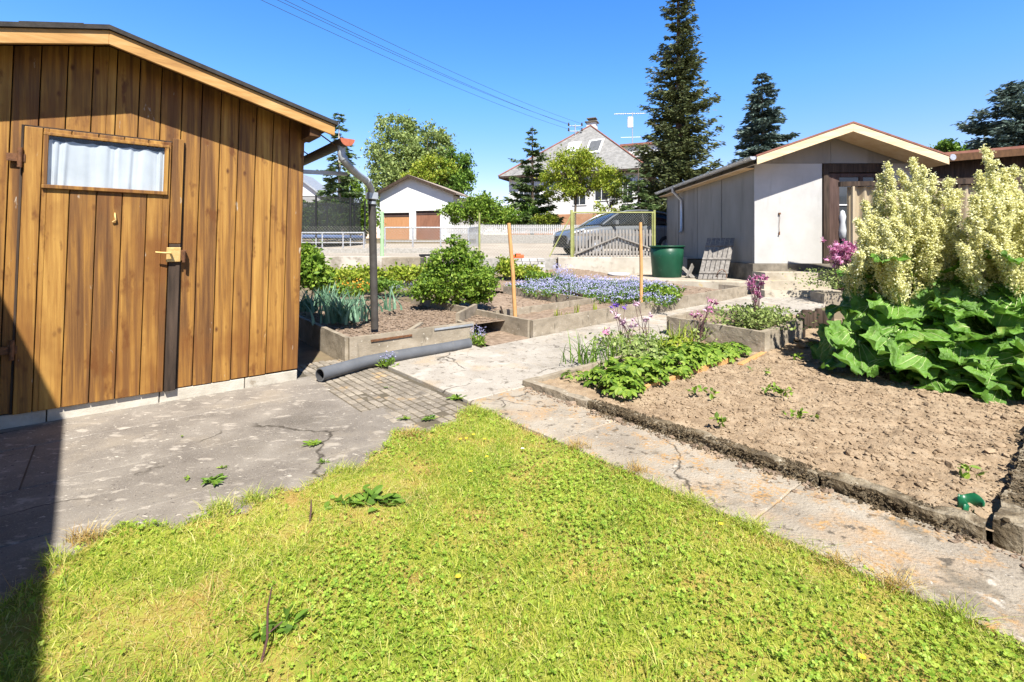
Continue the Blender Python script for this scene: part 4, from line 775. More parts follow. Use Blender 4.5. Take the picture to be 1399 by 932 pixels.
mb = MB(); a = HP(9.2, 8.5, 9.6); mb.ob(a, e2*3.6, q2*3.4, (0,0,1.15)); dm = mb.build('dormer', ['whitewall'], ho); mb = MB(); mb.ob(HP(9.0, 8.2, 10.76), e2*4.2, q2*3.9, (0,0,.2)); mb.build('dormer_roof', ['redroof'], ho)
for px, z0, z1, w in ((858, 4.6, 6.7, .9), (835, 5.0, 6.4, 1.4), (822, 4.9, 6.3, 1.2), (792, 4.6, 6.0, 1.2), (730, 4.7, 6.2, 1.2), (716, 4.7, 6.2, 1.0)):
    r = np.array([(px-CX)/F, 1, 0]); base = HP(0,.7,0); t = np.dot(base, q2)/np.dot(r, q2); p = r*t; x = np.dot(p-O2, e2)
    mb = MB(); mb.ob(HP(x-w/2,.64,z0), e2*w, q2*.08, (0,0,z1-z0)); w_ = mb.build('window', ['whitepaint'], hou); mb = MB(); mb.ob(HP(x-w/2+.1,.62,z0+.1), e2*(w/2-.13), q2*.015, (0,0,z1-z0-.2)); mb.ob(HP(x+.03,.62,z0+.1), e2*(w/2-.13), q2*.015, (0,0,z1-z0-.2)); mb.build('pane', ['darkglass'], w_)
# aerial on the house
a0 = at(864, 195, 46.5); a1 = at(864, 154, 46.5); an_ = thing('aerial', 'tall television aerial with a long crossbar above the house roof', 'aerial', a0-[0,0,1])
mb = MB(); mb.tube([a0-[0,0,1.5], a1], .05, 6); mb.build('mast', ['zinc'], an_)
b0, b1 = at(839, 156, 46.5), at(882, 155, 46.5); mb = MB(); mb.tube([b0, b1], .035, 5)
for t in np.linspace(.05, .95, 14): c = b0+(b1-b0)*t; mb.tube([c-[.0,.5,0], c+[.0,.5,.05]], .018, 4)
mb.build('antenna', ['steel'], an_)
mb = MB(); b0, b1 = at(848, 188, 46.5), at(890, 187, 46.5); mb.tube([b0, b1], .025, 5); mb.cbox(at(861, 167, 46.5), .5, .2, 1.0); mb.build('antenna', ['whitepaint'], an_)
p0 = at(785, 184, 45.5); p1 = at(786, 170, 45.5); um = thing('power_mast', 'rooftop power mast with two crossarms of insulators beside the chimney', 'mast', p0-[0,0,1])
mb = MB(); mb.tube([p0-[0,0,1.5], p1], .06, 8); mb.build('mast', ['zinc'], um)
ins = []
for z, w in ((p1[2]-.15, .62), (p1[2]-.65, .62)):
    mb = MB(); mb.tube([(p1[0]-w, p1[1], z), (p1[0]+w, p1[1], z)], .04, 6); mb.build('crossarm', ['zinc'], um)
    for s_ in (-1, 1): mb = MB(); c = np.array([p1[0]+s_*w, p1[1], z]); mb.lathe(c, [(0,.0),(.08,.02),(.10,.12),(.05,.2),(.08,.28),(0,.34)], 8); mb.build('insulator', ['darkwood'], um); ins.append(c+[0,0,.2])
ends = [at(356, -12, 20), at(374, -14, 20), at(384, -14, 20), at(403, -16, 20)]
ws = ['lowest of the four wires crossing the sky towards the rooftop mast', 'second lowest of the four wires crossing the sky', 'second highest of the four wires crossing the sky', 'highest of the four wires crossing the sky towards the rooftop mast']
M['wire'] = flat('dark_power_wire', (.05,.05,.055), .6)
for i, (e, o_) in enumerate(zip(ends, (ins[2], ins[0], ins[3], ins[1]))):
    e = e+(e-o_)*.25; mb = MB(); mb.tube([o_+(e-o_)*t-np.array([0,0,.55*4*t*(1-t)]) for t in np.linspace(0, 1, 30)], .0105, 5)
    tag(mb.build('power_wire', ['wire'], loc=o_), ws[i], 'wire', 'overhead power wires')
# a gable end far left behind the trampoline
fh = thing('house', 'pale house gable peeping out behind the trampoline at the shed corner', 'house', at(418, 300, 55)*[1,1,0]+[0,0,2])
a = at(426, 262, 55); mb = MB(); mb.ext([(a[0]-5, 55, 2), (a[0]+1, 55, 2), (a[0]+1, 55, a[2]-.4), (a[0]-2.2, 55, a[2]+2), (a[0]-5, 55, a[2])], (0,5,0)); mb.build('wall', ['whitewall'], fh)
mb = MB(); mb.ext([(a[0]+1.5, 54.6, a[2]-.7), (a[0]-2.2, 54.6, a[2]+2.1), (a[0]-2.2, 54.6, a[2]+2.4), (a[0]+1.5, 54.6, a[2]-.45)], (0,6,0)); mb.build('roof', ['zinc'], fh)
# ---------------------------------------------------------------- car
M['carpaint'] = flat('silver_grey_car_paint', (.22,.235,.25), .28, .5, .45, var=.02, coat=.8)
M['carglass'] = flat('dark_car_glass', (.012,.015,.018), .05, .6, var=0)
M['tyre'] = flat('tyre_rubber', (.02,.02,.021), .8); M['rim'] = flat('alloy_rim', (.4,.41,.42), .3, .5, .6); M['lamp'] = flat('headlamp_lens', (.5,.53,.57), .08, .6, .2)
cf = np.array([*at(757, 0, 16.5)[:2], 0]); ch = nrm(np.array([1, .36, 0])); cs = np.array([ch[1], -ch[0], 0]); zg_ = float(gz(17))
cf = cf+ch*.25
car = thing('parked_car', 'silver grey car with a black grille parked behind the garden gate', 'car', cf+ch*2.2+np.array([0,0,zg_]))
def CP(x, y, z): return cf+ch*x+cs*y+np.array([0,0,zg_+z])
xs_ = [0, .04, .18, .5, 1.0, 1.35, 2.2, 3.0, 3.8, 4.3, 4.5, 4.55]; hw_ = [.55, .68, .80, .89, .93, .94, .95, .95, .94, .88, .80, .6]; zb_ = [.38, .30, .24, .22, .22, .22, .22, .22, .22, .26, .34, .5]; zt_b = [.66, .74, .82, .91, .99, 1.04, 1.06, 1.08, 1.11, 1.10, 1.02, .9]
A = []
for x, w, b, t in zip(xs_, hw_, zb_, zt_b):
    h = t-b; sec = [(w*.80, b), (w*.97, b+.08*h), (w, b+.35*h), (w*.985, b+.6*h), (w*.975, b+.80*h), (w*.90, t-.015), (w*.5, t+.015)]
    sec = sec+[(0, t+.025)]+[(-y, z) for y, z in reversed(sec)]; A.append([CP(x, y, z) for y, z in sec+[sec[0]]])
mb = MB(); mb.grid(np.array(A)); mb.add(A[0][:-1], [tuple(range(len(A[0])-1))]); mb.add(A[-1][:-1], [tuple(range(len(A[0])-1))])
body = mb.build('body', ['carpaint'], car); sd_ = body.modifiers.new('sub', 'SUBSURF'); sd_.levels = sd_.render_levels = 2
xr_ = [1.15, 1.5, 1.85, 2.2, 2.7, 3.2, 3.7, 4.1, 4.4]; zr_ = [1.05, 1.27, 1.45, 1.54, 1.575, 1.57, 1.51, 1.38, 1.14]; A = []; Rf = []
for x, z in zip(xr_, zr_):
    bz = np.interp(x, xs_, zt_b)-.01; t = min(1, (z-bz)/.5); wt = .86-.22*t; wb = .875
    A.append([CP(x, y, q) for y, q in ((wb, bz), ((wb+wt)/2+.02, (bz+z)/2), (wt, z-.03), (wt*.7, z), (0, z+.012), (-wt*.7, z), (-wt, z-.03), (-(wb+wt)/2-.02, (bz+z)/2), (-wb, bz))])
    if 2.1 < x < 4.0: Rf.append([CP(x, y, q) for y, q in ((wt+.012, z-.045), (wt*.97, z-.005), (wt*.7, z+.012), (0, z+.024), (-wt*.7, z+.012), (-wt*.97, z-.005), (-wt-.012, z-.045))])
mb = MB(); mb.grid(np.array(A)); mb.build('windows', ['carglass'], car)
mb = MB(); mb.grid(np.array(Rf)); mb.build('roof', ['carpaint'], car)
for sgn in (1, -1):
    mb = MB(); P = []
    for x, z in zip(xr_, zr_):
        bz = np.interp(x, xs_, zt_b)-.01; t = min(1, (z-bz)/.5); P.append(CP(x, sgn*(.87-.22*t), z-.02))
    mb.tube(P, .035, 6); mb.build('roof_pillar', ['carpaint'], car)
    mb = MB(); mb.tube([CP(2.75, sgn*.905, 1.06), CP(2.80, sgn*.66, 1.53)], .035, 6); mb.build('roof_pillar', ['black'], car)
    mb = MB(); c = CP(1.55, sgn*1.0, 1.10); mb.cbox(c, .12, .2, .13, math.atan2(ch[1], ch[0])); mb.build('mirror', ['carpaint'], car)
    mb = MB(); mb.ext([CP(.03, sgn*.66, .70), CP(.16, sgn*.80, .74), CP(.48, sgn*.885, .86), CP(.44, sgn*.86, .885), CP(.10, sgn*.70, .785)], ch*-.02+cs*sgn*.012); mb.build('headlight', ['lamp'], car)
    for x in (.86, 3.62):
        w0 = CP(x, sgn*.85, .33); wh = MB(); wh.lathe(w0, [(.2,-.11),(.31,-.11),(.335,-.08),(.335,.08),(.31,.11),(.2,.11)], 28, ax=cs*sgn); wl = wh.build('wheel', ['tyre'], car)
        mb = MB(); mb.lathe(w0, [(0,.09),(.06,.10),(.07,.085),(.19,.10),(.215,.112)], 20, ax=cs*sgn); mb.build('rim', ['rim'], wl)
    for x0, x1 in ((1.5, 2.6), (2.66, 3.55)):
        mb = MB(); mb.tube([CP(x0, sgn*.955, 1.0), CP(x0, sgn*.965, .4), CP(x1, sgn*.972, .4), CP(x1, sgn*.955, 1.02)], .006, 4); mb.build('door_gap', ['black'], car)
        mb = MB(); mb.beam(CP(x1-.28, sgn*.965, .90), CP(x1-.08, sgn*.965, .905), .03, .03); mb.build('handle', ['carpaint'], car)
mb = MB(); mb.ext([CP(-.015, y, z) for y, z in ((.42,.66),(.50,.52),(.38,.36),(-.38,.36),(-.50,.52),(-.42,.66))], ch*.06); mb.build('grille', ['black'], car)
mb = MB(); mb.ext([CP(.015, y, z) for y, z in ((.66,.50),(.60,.32),(.54,.36),(.56,.5))], ch*.05); mb.ext([CP(.015, -y, z) for y, z in ((.66,.50),(.60,.32),(.54,.36),(.56,.5))], ch*.05); mb.build('air_intake', ['black'], car)
mb = MB(); mb.ext([CP(.02, y, z) for y, z in ((.62,.33),(.62,.28),(-.62,.28),(-.62,.33))], -ch*.04); mb.build('bumper', ['black'], car)
# ================================================================ VEGETATION
G1, G2, G3 = (.035,.075,.012,1), (.075,.145,.02,1), (.14,.24,.035,1)
M['leaf'] = leafmat('bright_green_leaf', [(.07,.14,.012,1), (.155,.265,.024,1), (.27,.37,.05,1)])
M['leafyellow'] = leafmat('yellow_green_leaf', [(.15,.22,.015,1), (.28,.36,.03,1), (.40,.42,.06,1)])
M['leafpale'] = leafmat('pale_grey_green_leaf', [(.12,.18,.045,1), (.25,.32,.085,1), (.37,.44,.16,1)])
M['leafmid'] = leafmat('mid_green_leaf', [(.05,.11,.012,1), (.11,.21,.022,1), (.19,.31,.045,1)])
M['leafblue'] = leafmat('blue_green_iris_leaf', [(.09,.19,.11,1), (.17,.30,.19,1), (.24,.38,.25,1)])
M['needle'] = leafmat('dark_spruce_needles', [(.035,.05,.016,1), (.08,.10,.034,1), (.15,.17,.062,1)], .12)
M['needleblue'] = leafmat('blue_spruce_needles', [(.04,.068,.052,1), (.09,.135,.11,1), (.16,.22,.185,1)], .12)
M['needlegreen'] = leafmat('green_pine_needles', [(.04,.07,.018,1), (.085,.135,.036,1), (.15,.21,.07,1)], .15)
M['bark'] = mat('bark', [(.3, (.07,.05,.035,1)), (.7, (.15,.115,.085,1))], 4, stretch=(3,3,1), bump=.6)
M['palebark'] = mat('pale_bark', [(.3, (.30,.27,.23,1)), (.7, (.45,.41,.36,1))], 4, bump=.4)
M['stem'] = flat('green_stem', (.13,.20,.035), .6); M['redstem'] = flat('reddish_stem', (.10,.05,.05), .7)
def conifer(lab, base, H, Rr, needle, name='spruce_tree', z0=.04, layers=46, per=9, droop=.35, up=.25, dens=1., size=.2, prof=.85, bark='bark', gapy=.0, seed=1, group=None):
    r = np.random.default_rng(seed); t = thing(name, lab, 'tree', base, group); base = np.asarray(base, float)
    mb = MB(); mb.tube([base-[0,0,.2], base+[.02*H*.2,0,H*.5], base+[0,0,H*.98]], [H*.014+.04, H*.009+.02, .02], 8); mb.build('trunk', [bark], t)
    P = []; D = []; L = []; tw = MB()
    for i in range(layers):
        f = z0+(1-z0)*(i+r.uniform(-.3,.3))/layers; f = min(.985, max(z0, f)); rad0 = Rr*(1-f)**prof*(1+.16*math.sin(i*1.7+seed)+gapy*r.normal())
        for k in range(max(4, int(per*(.5+.5*(1-f))))):
            az = r.uniform(0, 2*math.pi); rad = max(.15, rad0*r.uniform(.62, 1.12)); n = max(3, int(rad*9*dens)); s_ = np.sort(r.uniform(.10, 1, n))
            d = np.array([math.cos(az), math.sin(az), 0]); zz = f*H-droop*rad*s_+up*rad*s_**2.4; c = base+d*(rad*s_)[:,None]; c[:,2] = base[2]+zz
            if r.random() < .5: tw.tube([base+[0,0,f*H], c[len(c)//2], c[-1]], [.03*rad+.008, .015*rad+.006, .005], 4, 0, False)
            sdv = np.array([-d[1], d[0], 0])
            for q in range(8):
                side = r.uniform(-1, 1, n)[:,None]; P.append(c+r.normal(0, .05*rad+.03, (n,3))*[1,1,.5]); D.append(nrm(d*.8+sdv*side*1.2+np.c_[np.zeros((n,2)), r.uniform(-.55,.25,n)])); L.append(size*r.uniform(.6,1.4,n)*(.6+.4*(1-f)))
    P = np.concatenate(P); D = np.concatenate(D); L = np.concatenate(L); mb = MB(); mb.leaves(P, L, L*.34, D, rand_dirs(len(P), 1.), .08); tw.build('branches', [bark], t); mb.build('crown', [needle], t); return t
def broadleaf(lab, base, blobs, leaf, name='deciduous_tree', cat='tree', n=9000, size=.2, bark='bark', trunk_r=.12, clump=.5, per=70, trunk_h=None, seed=1, airy=0., up=.5, spikes=0, group=None, stems=1):
    r = np.random.default_rng(seed); base = np.asarray(base, float); t = thing(name, lab, cat, base, group); vol = np.array([b[1][0]*b[1][1]*b[1][2] for b in blobs])**.75; vol /= vol.sum(); K = max(4, n//per); C = []
    for (c, rr), w in zip(blobs, vol):
        k = max(2, int(K*w)); d = nrm(r.normal(size=(k,3))); rad = r.uniform(.35 if airy == 0 else .5, 1, k)**.6; C.append(np.asarray(c, float)+d*rad[:,None]*np.asarray(rr))
    C = np.concatenate(C)
    if spikes:
        top = C[np.argsort(C[:,2])[-spikes*3:]]; C = np.concatenate([C]+[top[r.integers(0, len(top), spikes)]+[0,0,clump*(.6+j*.55)] for j in range(2)])
    C = C[C[:,2] > base[2]+.03]; mb = MB(); top = C.mean(0); th = trunk_h if trunk_h is not None else (top[2]-base[2])*.7
    fork = base+np.array([(top[0]-base[0])*.5, (top[1]-base[1])*.5, th])
    for s_ in range(stems):
        off = r.normal(0, trunk_r*1.5, 3)*[1,1,0]*(stems > 1); mb.tube([base-[0,0,.15]+off, (base+fork)/2+r.normal(0,.03,3)*th+off*1.5, fork+off*2.5], [trunk_r, trunk_r*.8, trunk_r*.6], 8)
    for c in C[r.permutation(len(C))[:min(len(C), 60)]]:
        m_ = (fork+c)/2+r.normal(0,.06,3)*np.linalg.norm(c-fork); mb.tube([fork, m_, c], [trunk_r*.4, trunk_r*.2, .006+trunk_r*.05], 5, 0, False)
    mb.build('trunk' if cat == 'tree' else 'stems', [bark], t)
    k = per; P = np.repeat(C, k, 0)+r.normal(0, 1, (len(C)*k,3))*clump*(np.repeat(r.uniform(.55,1.15,len(C)), k)[:,None])*[.55,.55,.42]
    P[:,2] = np.maximum(P[:,2], base[2]+.02); L = size*r.uniform(.6,1.35,len(P)); mb = MB(); D = r.normal(size=(len(P),3)); D[:,2] -= .15
    N_ = r.normal(size=(len(P),3))*.75; N_[:,2] += up; mb.leaves(P, L, L*.62, D, N_, .10); mb.build('crown' if cat == 'tree' else 'foliage', [leaf], t); return t
def bl(px, py, Y, rx, ry, rz): return (at(px, py, Y), (rx, ry, rz))
def gb(px, Y): return ((px-CX)*Y/F, Y, float(gz(Y)))
conifer('very tall dark spruce rising above the roof of the grey shed', gb(926, 28), 17.2, 2.45, 'needle', layers=66, per=12, size=.30, seed=3, prof=.72, dens=.95, up=.5, gapy=.10)
conifer('blue grey spruce standing behind the grey shed roof', gb(1041, 36), 12.5, 3.1, 'needleblue', layers=46, per=13, size=.46, seed=4, prof=.62, dens=.9)
conifer('dark blue green conifer rising at the right edge behind the lean-to', gb(1392, 26), 8.7, 3.9, 'needleblue', layers=34, per=12, size=.42, seed=6, prof=.5, z0=.2, droop=.15)
conifer('slim green spruce with a pale trunk beside the trampoline', gb(463, 31), 8.3, 1.7, 'needlegreen', layers=26, per=6, size=.34, seed=7, prof=.6, z0=.3, droop=.5, bark='palebark', gapy=.25)
conifer('dark spruce top behind the big pale green tree', gb(594, 56), 12.7, 3.2, 'needle', layers=34, per=9, size=.5, seed=9)
conifer('slender open pine standing left of the yellow green maple', gb(727, 36), 8.6, 2.1, 'needlegreen', name='pine_tree', layers=20, per=8, size=.36, seed=12, prof=.62, z0=.1, droop=.1, gapy=.22, dens=1.3)
conifer('small bushy conifer at the foot of the tall spruce', gb(872, 26.5), 4.2, 1.4, 'needlegreen', name='conifer_shrub', layers=16, per=8, size=.3, seed=14, prof=.4)
broadleaf('big pale green broadleaf tree behind the white garage', gb(570, 48), [bl(540,205,48,2.6,2.4,2.9), bl(585,205,48,2.6,2.4,2.2), bl(530,250,47,2.2,2.2,2.6), bl(590,240,48,3.2,2.5,2.5), bl(560,235,47,2.8,2.4,2.6), bl(548,180,48,1.2,1.2,1.4)], 'leafpale', n=21000, size=.30, clump=.66, per=60, trunk_r=.3, seed=21, airy=1, spikes=8)
broadleaf('round fresh green tree right of the big pale tree', gb(622, 44), [bl(624,232,44,1.5,1.5,1.9), bl(612,250,43.5,1.6,1.5,1.4), bl(634,250,44,1.2,1.2,1.2)], 'leafmid', n=7500, size=.26, clump=.5, trunk_r=.2, seed=22)
broadleaf('light yellow green tree in front of the big pale tree', gb(585, 43), [bl(596,232,43,1.9,1.2,1.1), bl(575,245,43,1.6,1.2,.9)], 'leafyellow', n=4500, size=.24, clump=.5, trunk_r=.15, seed=35, airy=1)
broadleaf('light green bush behind the trampoline net', gb(480, 34), [bl(482,282,34,1.3,1.2,1.4), bl(495,300,34,1.2,1,1), bl(478,255,34.5,.7,.8,1.0)], 'leaf', name='bush', cat='bush', n=5000, size=.22, clump=.45, trunk_r=.06, seed=23)
broadleaf('wide dark hedge behind the trampoline', gb(435, 30), [bl(425,300,30,2,1,1.0), bl(455,300,30,1.6,1,.9), bl(400,298,30,1.5,1,1.2)], 'leafmid', name='hedge', cat='hedge', n=6000, size=.2, clump=.45, trunk_r=.06, seed=24)
broadleaf('large bright green shrub right of the garage', gb(655, 30), [bl(640,288,30,1.4,1,.75), bl(672,290,30,1.4,1,.85), bl(655,282,30,1.1,1,.75), bl(690,298,30,.8,.8,.6), bl(618,294,30,.7,.8,.5)], 'leaf', name='shrub', cat='shrub', n=9500, size=.17, clump=.36, trunk_r=.06, seed=25)
broadleaf('yellow green maple before the white house', gb(785, 33), [bl(770,235,33,1.6,1.3,1.0), bl(808,238,33,1.7,1.3,1.0), bl(785,222,33,1.5,1.3,.9), bl(770,262,33,1.3,1.2,.6), bl(795,255,33,1.2,1,.7), bl(832,242,33,.9,.9,.6), bl(755,250,33,.8,.9,.7)], 'leafyellow', n=14000, size=.16, clump=.42, trunk_r=.1, seed=26, airy=1, up=1.2)
broadleaf('thin young yellow green tree between the maple and the tall spruce', gb(826, 32), [bl(838,252,32,.9,.8,.8), bl(845,285,32,.5,.5,.5), bl(818,282,32,.35,.4,.5), bl(850,262,32,.5,.5,.7)], 'leafyellow', n=2200, size=.16, clump=.30, trunk_r=.05, seed=27, airy=1)
broadleaf('rounded yellow shrub against the orange plinth', gb(743, 34), [bl(743,300,34,.9,.7,.45)], 'leafyellow', name='shrub', cat='shrub', n=2200, size=.13, clump=.24, trunk_r=.03, seed=28)
broadleaf('dark little shrub under the pine against the orange plinth', gb(722, 35), [bl(722,294,35,.7,.7,.8)], 'leafmid', name='shrub', cat='shrub', n=2000, size=.15, clump=.3, trunk_r=.03, seed=29)
broadleaf('green leafy treetop showing above the lean-to roof', gb(1285, 30), [bl(1292,203,30,.55,.6,.3), bl(1312,208,30,.7,.7,.3)], 'leafmid', n=1200, size=.24, clump=.3, trunk_r=.1, seed=30)
x = 0
for i, (px, Y, h, lab) in enumerate(((300, 60, 7, 'broad green tree far behind the wooden shed'), (1180, 60, 6, 'low green tree far behind the grey shed gable'), (660, 70, 5.5, 'hazy green tree in the gap between garage and house'))):
    b = gb(px, Y); broadleaf(lab, b, [((b[0], Y, b[2]+h*.6), (3.4, 2.5, h*.35))], 'leafmid', n=2600, size=.45, clump=.9, trunk_r=.2, seed=40+i, group=None)
# ---- shrubs and perennials in the beds
bb_ = G(625, 412, .24); rx = 1.0
broadleaf('dense round bright green bush in the raised bed', bb_, [((bb_[0], bb_[1], bb_[2]+.32), (.62,.5,.34)), ((bb_[0]-.02, bb_[1]+.05, bb_[2]+.62), (.45,.4,.24)), ((bb_[0]+.02, bb_[1], bb_[2]+.86), (.16,.16,.12)), ((bb_[0]-.06, bb_[1], bb_[2]+.98), (.05,.05,.08)), ((bb_[0]-.3, bb_[1]-.1, bb_[2]+.2), (.36,.34,.2)), ((bb_[0]+.34, bb_[1]-.05, bb_[2]+.25), (.30,.3,.24))], 'leaf', name='bush', cat='bush', n=12000, size=.056, clump=.11, per=36, trunk_r=.016, trunk_h=.3, seed=51, up=.9, stems=4)
b = G(712, 378, .2); broadleaf('loose yellow green perennial right of the round bush', b, [((b[0]+.05, b[1], b[2]+.10), (.42,.3,.10)), ((b[0]-.38, b[1], b[2]+.26), (.18,.2,.2))], 'leafyellow', name='perennial', cat='plant', n=1800, size=.09, clump=.13, per=30, trunk_r=.01, trunk_h=.2, seed=52)
b = G(425, 408, .24); broadleaf('tall leafy green shrub half hidden by the shed corner', b, [((b[0], b[1], b[2]+.42), (.25,.3,.3)), ((b[0]-.1, b[1], b[2]+.66), (.2,.2,.2)), ((b[0]+.16, b[1], b[2]+.3), (.18,.2,.2))], 'leaf', name='shrub', cat='shrub', n=2200, size=.09, clump=.12, per=24, trunk_r=.01, trunk_h=.3, seed=53)
for i, (px, py, w, lab) in enumerate(((450, 395, .8, 'yellow green spurge clump behind the irises'), (490, 391, .8, 'yellow green spurge clump just left of the downpipe'), (545, 390, .6, 'yellow green spurge clump right of the downpipe before the cistern'))):
    b = G(px, py, .22); broadleaf(lab, b, [((b[0], b[1], b[2]+.20), (w*.62,.35,.13)), ((b[0]+.1*i, b[1]+.2, b[2]+.28), (w*.4,.3,.1))], 'leafyellow', name='perennial', cat='plant', n=1600, size=.075, clump=.11, per=24, trunk_r=.008, trunk_h=.1, seed=60+i, group='yellow green spurge clumps')
M['orangeflower'] = leafmat('orange_flower', [(.55,.22,.02,1), (.7,.42,.05,1)])
P = []
for i in range(60): b = G(random.uniform(440,505), random.uniform(382,392), .48); P.append(b)
P = np.array(P); P[:,2] += rng.uniform(-.08,.03,len(P)); mb = MB(); mb.leaves(P, .045, .035, rand_dirs(len(P)), rand_dirs(len(P), 2.), .1); mb.build('flower_heads', ['orangeflower'], bpy.data.objects['perennial.001'] if 'perennial.001' in bpy.data.objects else None)
for i, (px, py, w, m_, lab) in enumerate(((520, 398, .7, 'leafmid', 'low green groundcover just right of the downpipe'), (470, 404, .8, 'leaf', 'low green plant behind the largest iris clump'), (560, 378, .6, 'leafmid', 'low green plant at the foot of the cistern'), (600, 372, .6, 'leafyellow', 'low yellow green plant between cistern and round bush'), (735, 384, .5, 'leaf', 'low green plant left in the forget-me-nots'), (900, 408, .5, 'leaf', 'pale green plant at the far end of the forget-me-nots'), (660, 376, .6, 'leafmid', 'green plant just behind the round bush'))):
    b = G(px, py, .2); broadleaf(lab, b, [((b[0], b[1], b[2]+.10), (w*.6,.35,.08))], m_, name='groundcover_plant', cat='plant', n=1300, size=.06, clump=.09, per=24, trunk_r=.006, trunk_h=.06, seed=80+i)
# irises
for i, (px, py, k, lab) in enumerate(((425, 425, 26, 'grey green iris clump right beside the shed corner'), (462, 440, 34, 'largest grey green iris clump at the front of the raised bed'), (486, 436, 26, 'grey green iris clump touching the downpipe'), (452, 418, 24, 'grey green iris clump behind the front irises'), (530, 424, 8, 'small sparse iris right of the downpipe'))):
    b = np.array(G(px, py, .23)); t = thing('iris_plant', lab, 'plant', b, 'irises in the raised bed'); mb = MB(); mb.blades(b+rng.normal(0, .11, (k*2,3))*[1,1,0], rng.uniform(.22,.40,k*2), .036, rng.normal(0,.42,(k*2,2)), seg=4); mb.build('leaves', ['leafblue'], t)
# forget-me-nots
M['blue'] = leafmat('forget_me_not_blue', [(.25,.25,.47,1), (.35,.345,.57,1), (.46,.45,.65,1)], .25)
def nzs(P, s, o=0): return np.array([mn.noise(Vector((p[0]*s, p[1]*s, o))) for p in P])
def fmn(name, lab, polys, n, hmin, hmax, per=3, leaf='leafmid'):
    mb = MB(); PP = []
    for poly, kk in polys:
        xs0 = np.array(poly); x0, x1, y0, y1 = xs0[:,0].min(), xs0[:,0].max(), xs0[:,1].min(), xs0[:,1].max(); m_ = 0
        while m_ < kk:
            q = rng.uniform((x0,y0), (x1,y1), (kk,2)); q = q[inpoly(q[:,0], q[:,1], poly)]
            for (a, b) in q[:kk-m_]: PP.append(G(a, b, .17))
            m_ += len(q)
    P = np.array(PP); P = P+rng.normal(0,.04,P.shape)*[1,1,0]; n_ = len(P); h = rng.uniform(hmin, hmax, n_)*np.clip(1+.8*nzs(P, 3.), .45, 1.5); per = per
    mb.leaves(P+np.c_[np.zeros((n_,2)), h*.25], .10, .025, rand_dirs(n_, .8), rand_dirs(n_), .1, 0); mb.leaves(P, h*.9, .008, rand_dirs(n_, 4.), rand_dirs(n_), 0, 0); mb.leaves(P+np.c_[np.zeros((n_,2)), h*.5], .08, .02, rand_dirs(n_, .8), rand_dirs(n_), .1, 0)
    Q = np.repeat(P+np.c_[np.zeros((n_,2)), h], per, 0)+rng.normal(0, .028, (n_*per,3))*[1,1,.6]; mb.leaves(Q, .021, .021, rand_dirs(len(Q)), rand_dirs(len(Q), 2.)+[.1,-.5,0], .05, 1)
    return mb.build(name, [leaf, 'blue'])
tag(fmn('forget_me_nots', '', [([(712,402),(760,392),(850,392),(925,408),(918,420),(850,416),(790,412),(720,404)], 1500), ([(690,396),(780,386),(880,390),(940,402),(900,398),(780,396),(715,400)], 1400)], 0, .07, .17, 3), 'carpet of pale blue forget-me-nots spreading between the low bed walls', 'flowers', kind='stuff')
o = fmn('forget_me_not', '', [([(757,394),(783,394),(781,388),(759,388)], 170)], 0, .2, .42, 4); tag(o, 'taller ball of blue forget-me-nots before the paver stack', 'plant', 'forget-me-not clumps')
for lab, (px, py), r, k, hh in (('blue forget-me-not clump growing against the grey drain pipe', (529, 500), 10, 40, .13), ('blue forget-me-not clump in the gap between the two raised beds', (652, 470), 9, 60, .2), ('pale blue forget-me-nots under the round bush', (560, 402), 26, 110, .13), ('blue forget-me-not tuft at the stone steps by the wall end', (884, 412), 16, 60, .12), ('small blue forget-me-not tuft below the grey shed steps', (1090, 401), 14, 40, .1)):
    t_ = [(px-r, py), (px+r, py), (px+r*.9, py-r*.35), (px-r*.9, py-r*.35)]; mb = MB(); P = []
    while len(P) < k:
        a, b = random.uniform(px-r, px+r), random.uniform(py-r*.4, py+2); P.append(G(a, b, .03 if py > 430 or px > 1000 else .24))
    P = np.array(P); P[:,:2] += rng.normal(0,.012,(k,2)); h = rng.uniform(hh*.5, hh, k); mb.leaves(P, .055, .018, rand_dirs(k, 1.), rand_dirs(k), .1); mb.leaves(P, h, .006, rand_dirs(k, 3.), rand_dirs(k), 0); mb.leaves(P+np.c_[np.zeros((k,2)), h*.4], .05, .016, rand_dirs(k, .6), rand_dirs(k), .1)
    Q = np.repeat(P+np.c_[np.zeros((k,2)), h*.95], 3, 0)+rng.normal(0,.010,(k*3,3)); mb.leaves(Q, .012, .012, rand_dirs(len(Q)), rand_dirs(len(Q), 2.), .05, 1); tag(mb.build('forget_me_not', ['leaf', 'blue'], loc=P.mean(0)), lab, 'plant', 'forget-me-not clumps')
# young shoots in the narrow bed
for i, (px, py, h, lab) in enumerate(((787, 430, .24, 'tallest pale green shoot in the narrow concrete bed'), (760, 434, .16, 'small pale green shoot left of the tall shoot'), (776, 433, .10, 'tiny pale shoot just left of the tall shoot'), (813, 425, .15, 'pale green shoot right of the tall shoot'), (848, 417, .20, 'pale green shoot near the second stake'))):
    b = np.array(G(px, py, .13)); mb = MB(); mb.blades(b+rng.normal(0,.025,(12,3))*[1,1,0], rng.uniform(.6*h,h,12), .016, rng.normal(0,.15,(12,2)), seg=3); tag(mb.build('seedling', ['leafyellow'], loc=b), lab, 'plant', 'young shoots in the narrow bed')
for i, (px, py, h, k, lab) in enumerate(((508, 470, .05, 0, ''),)): pass
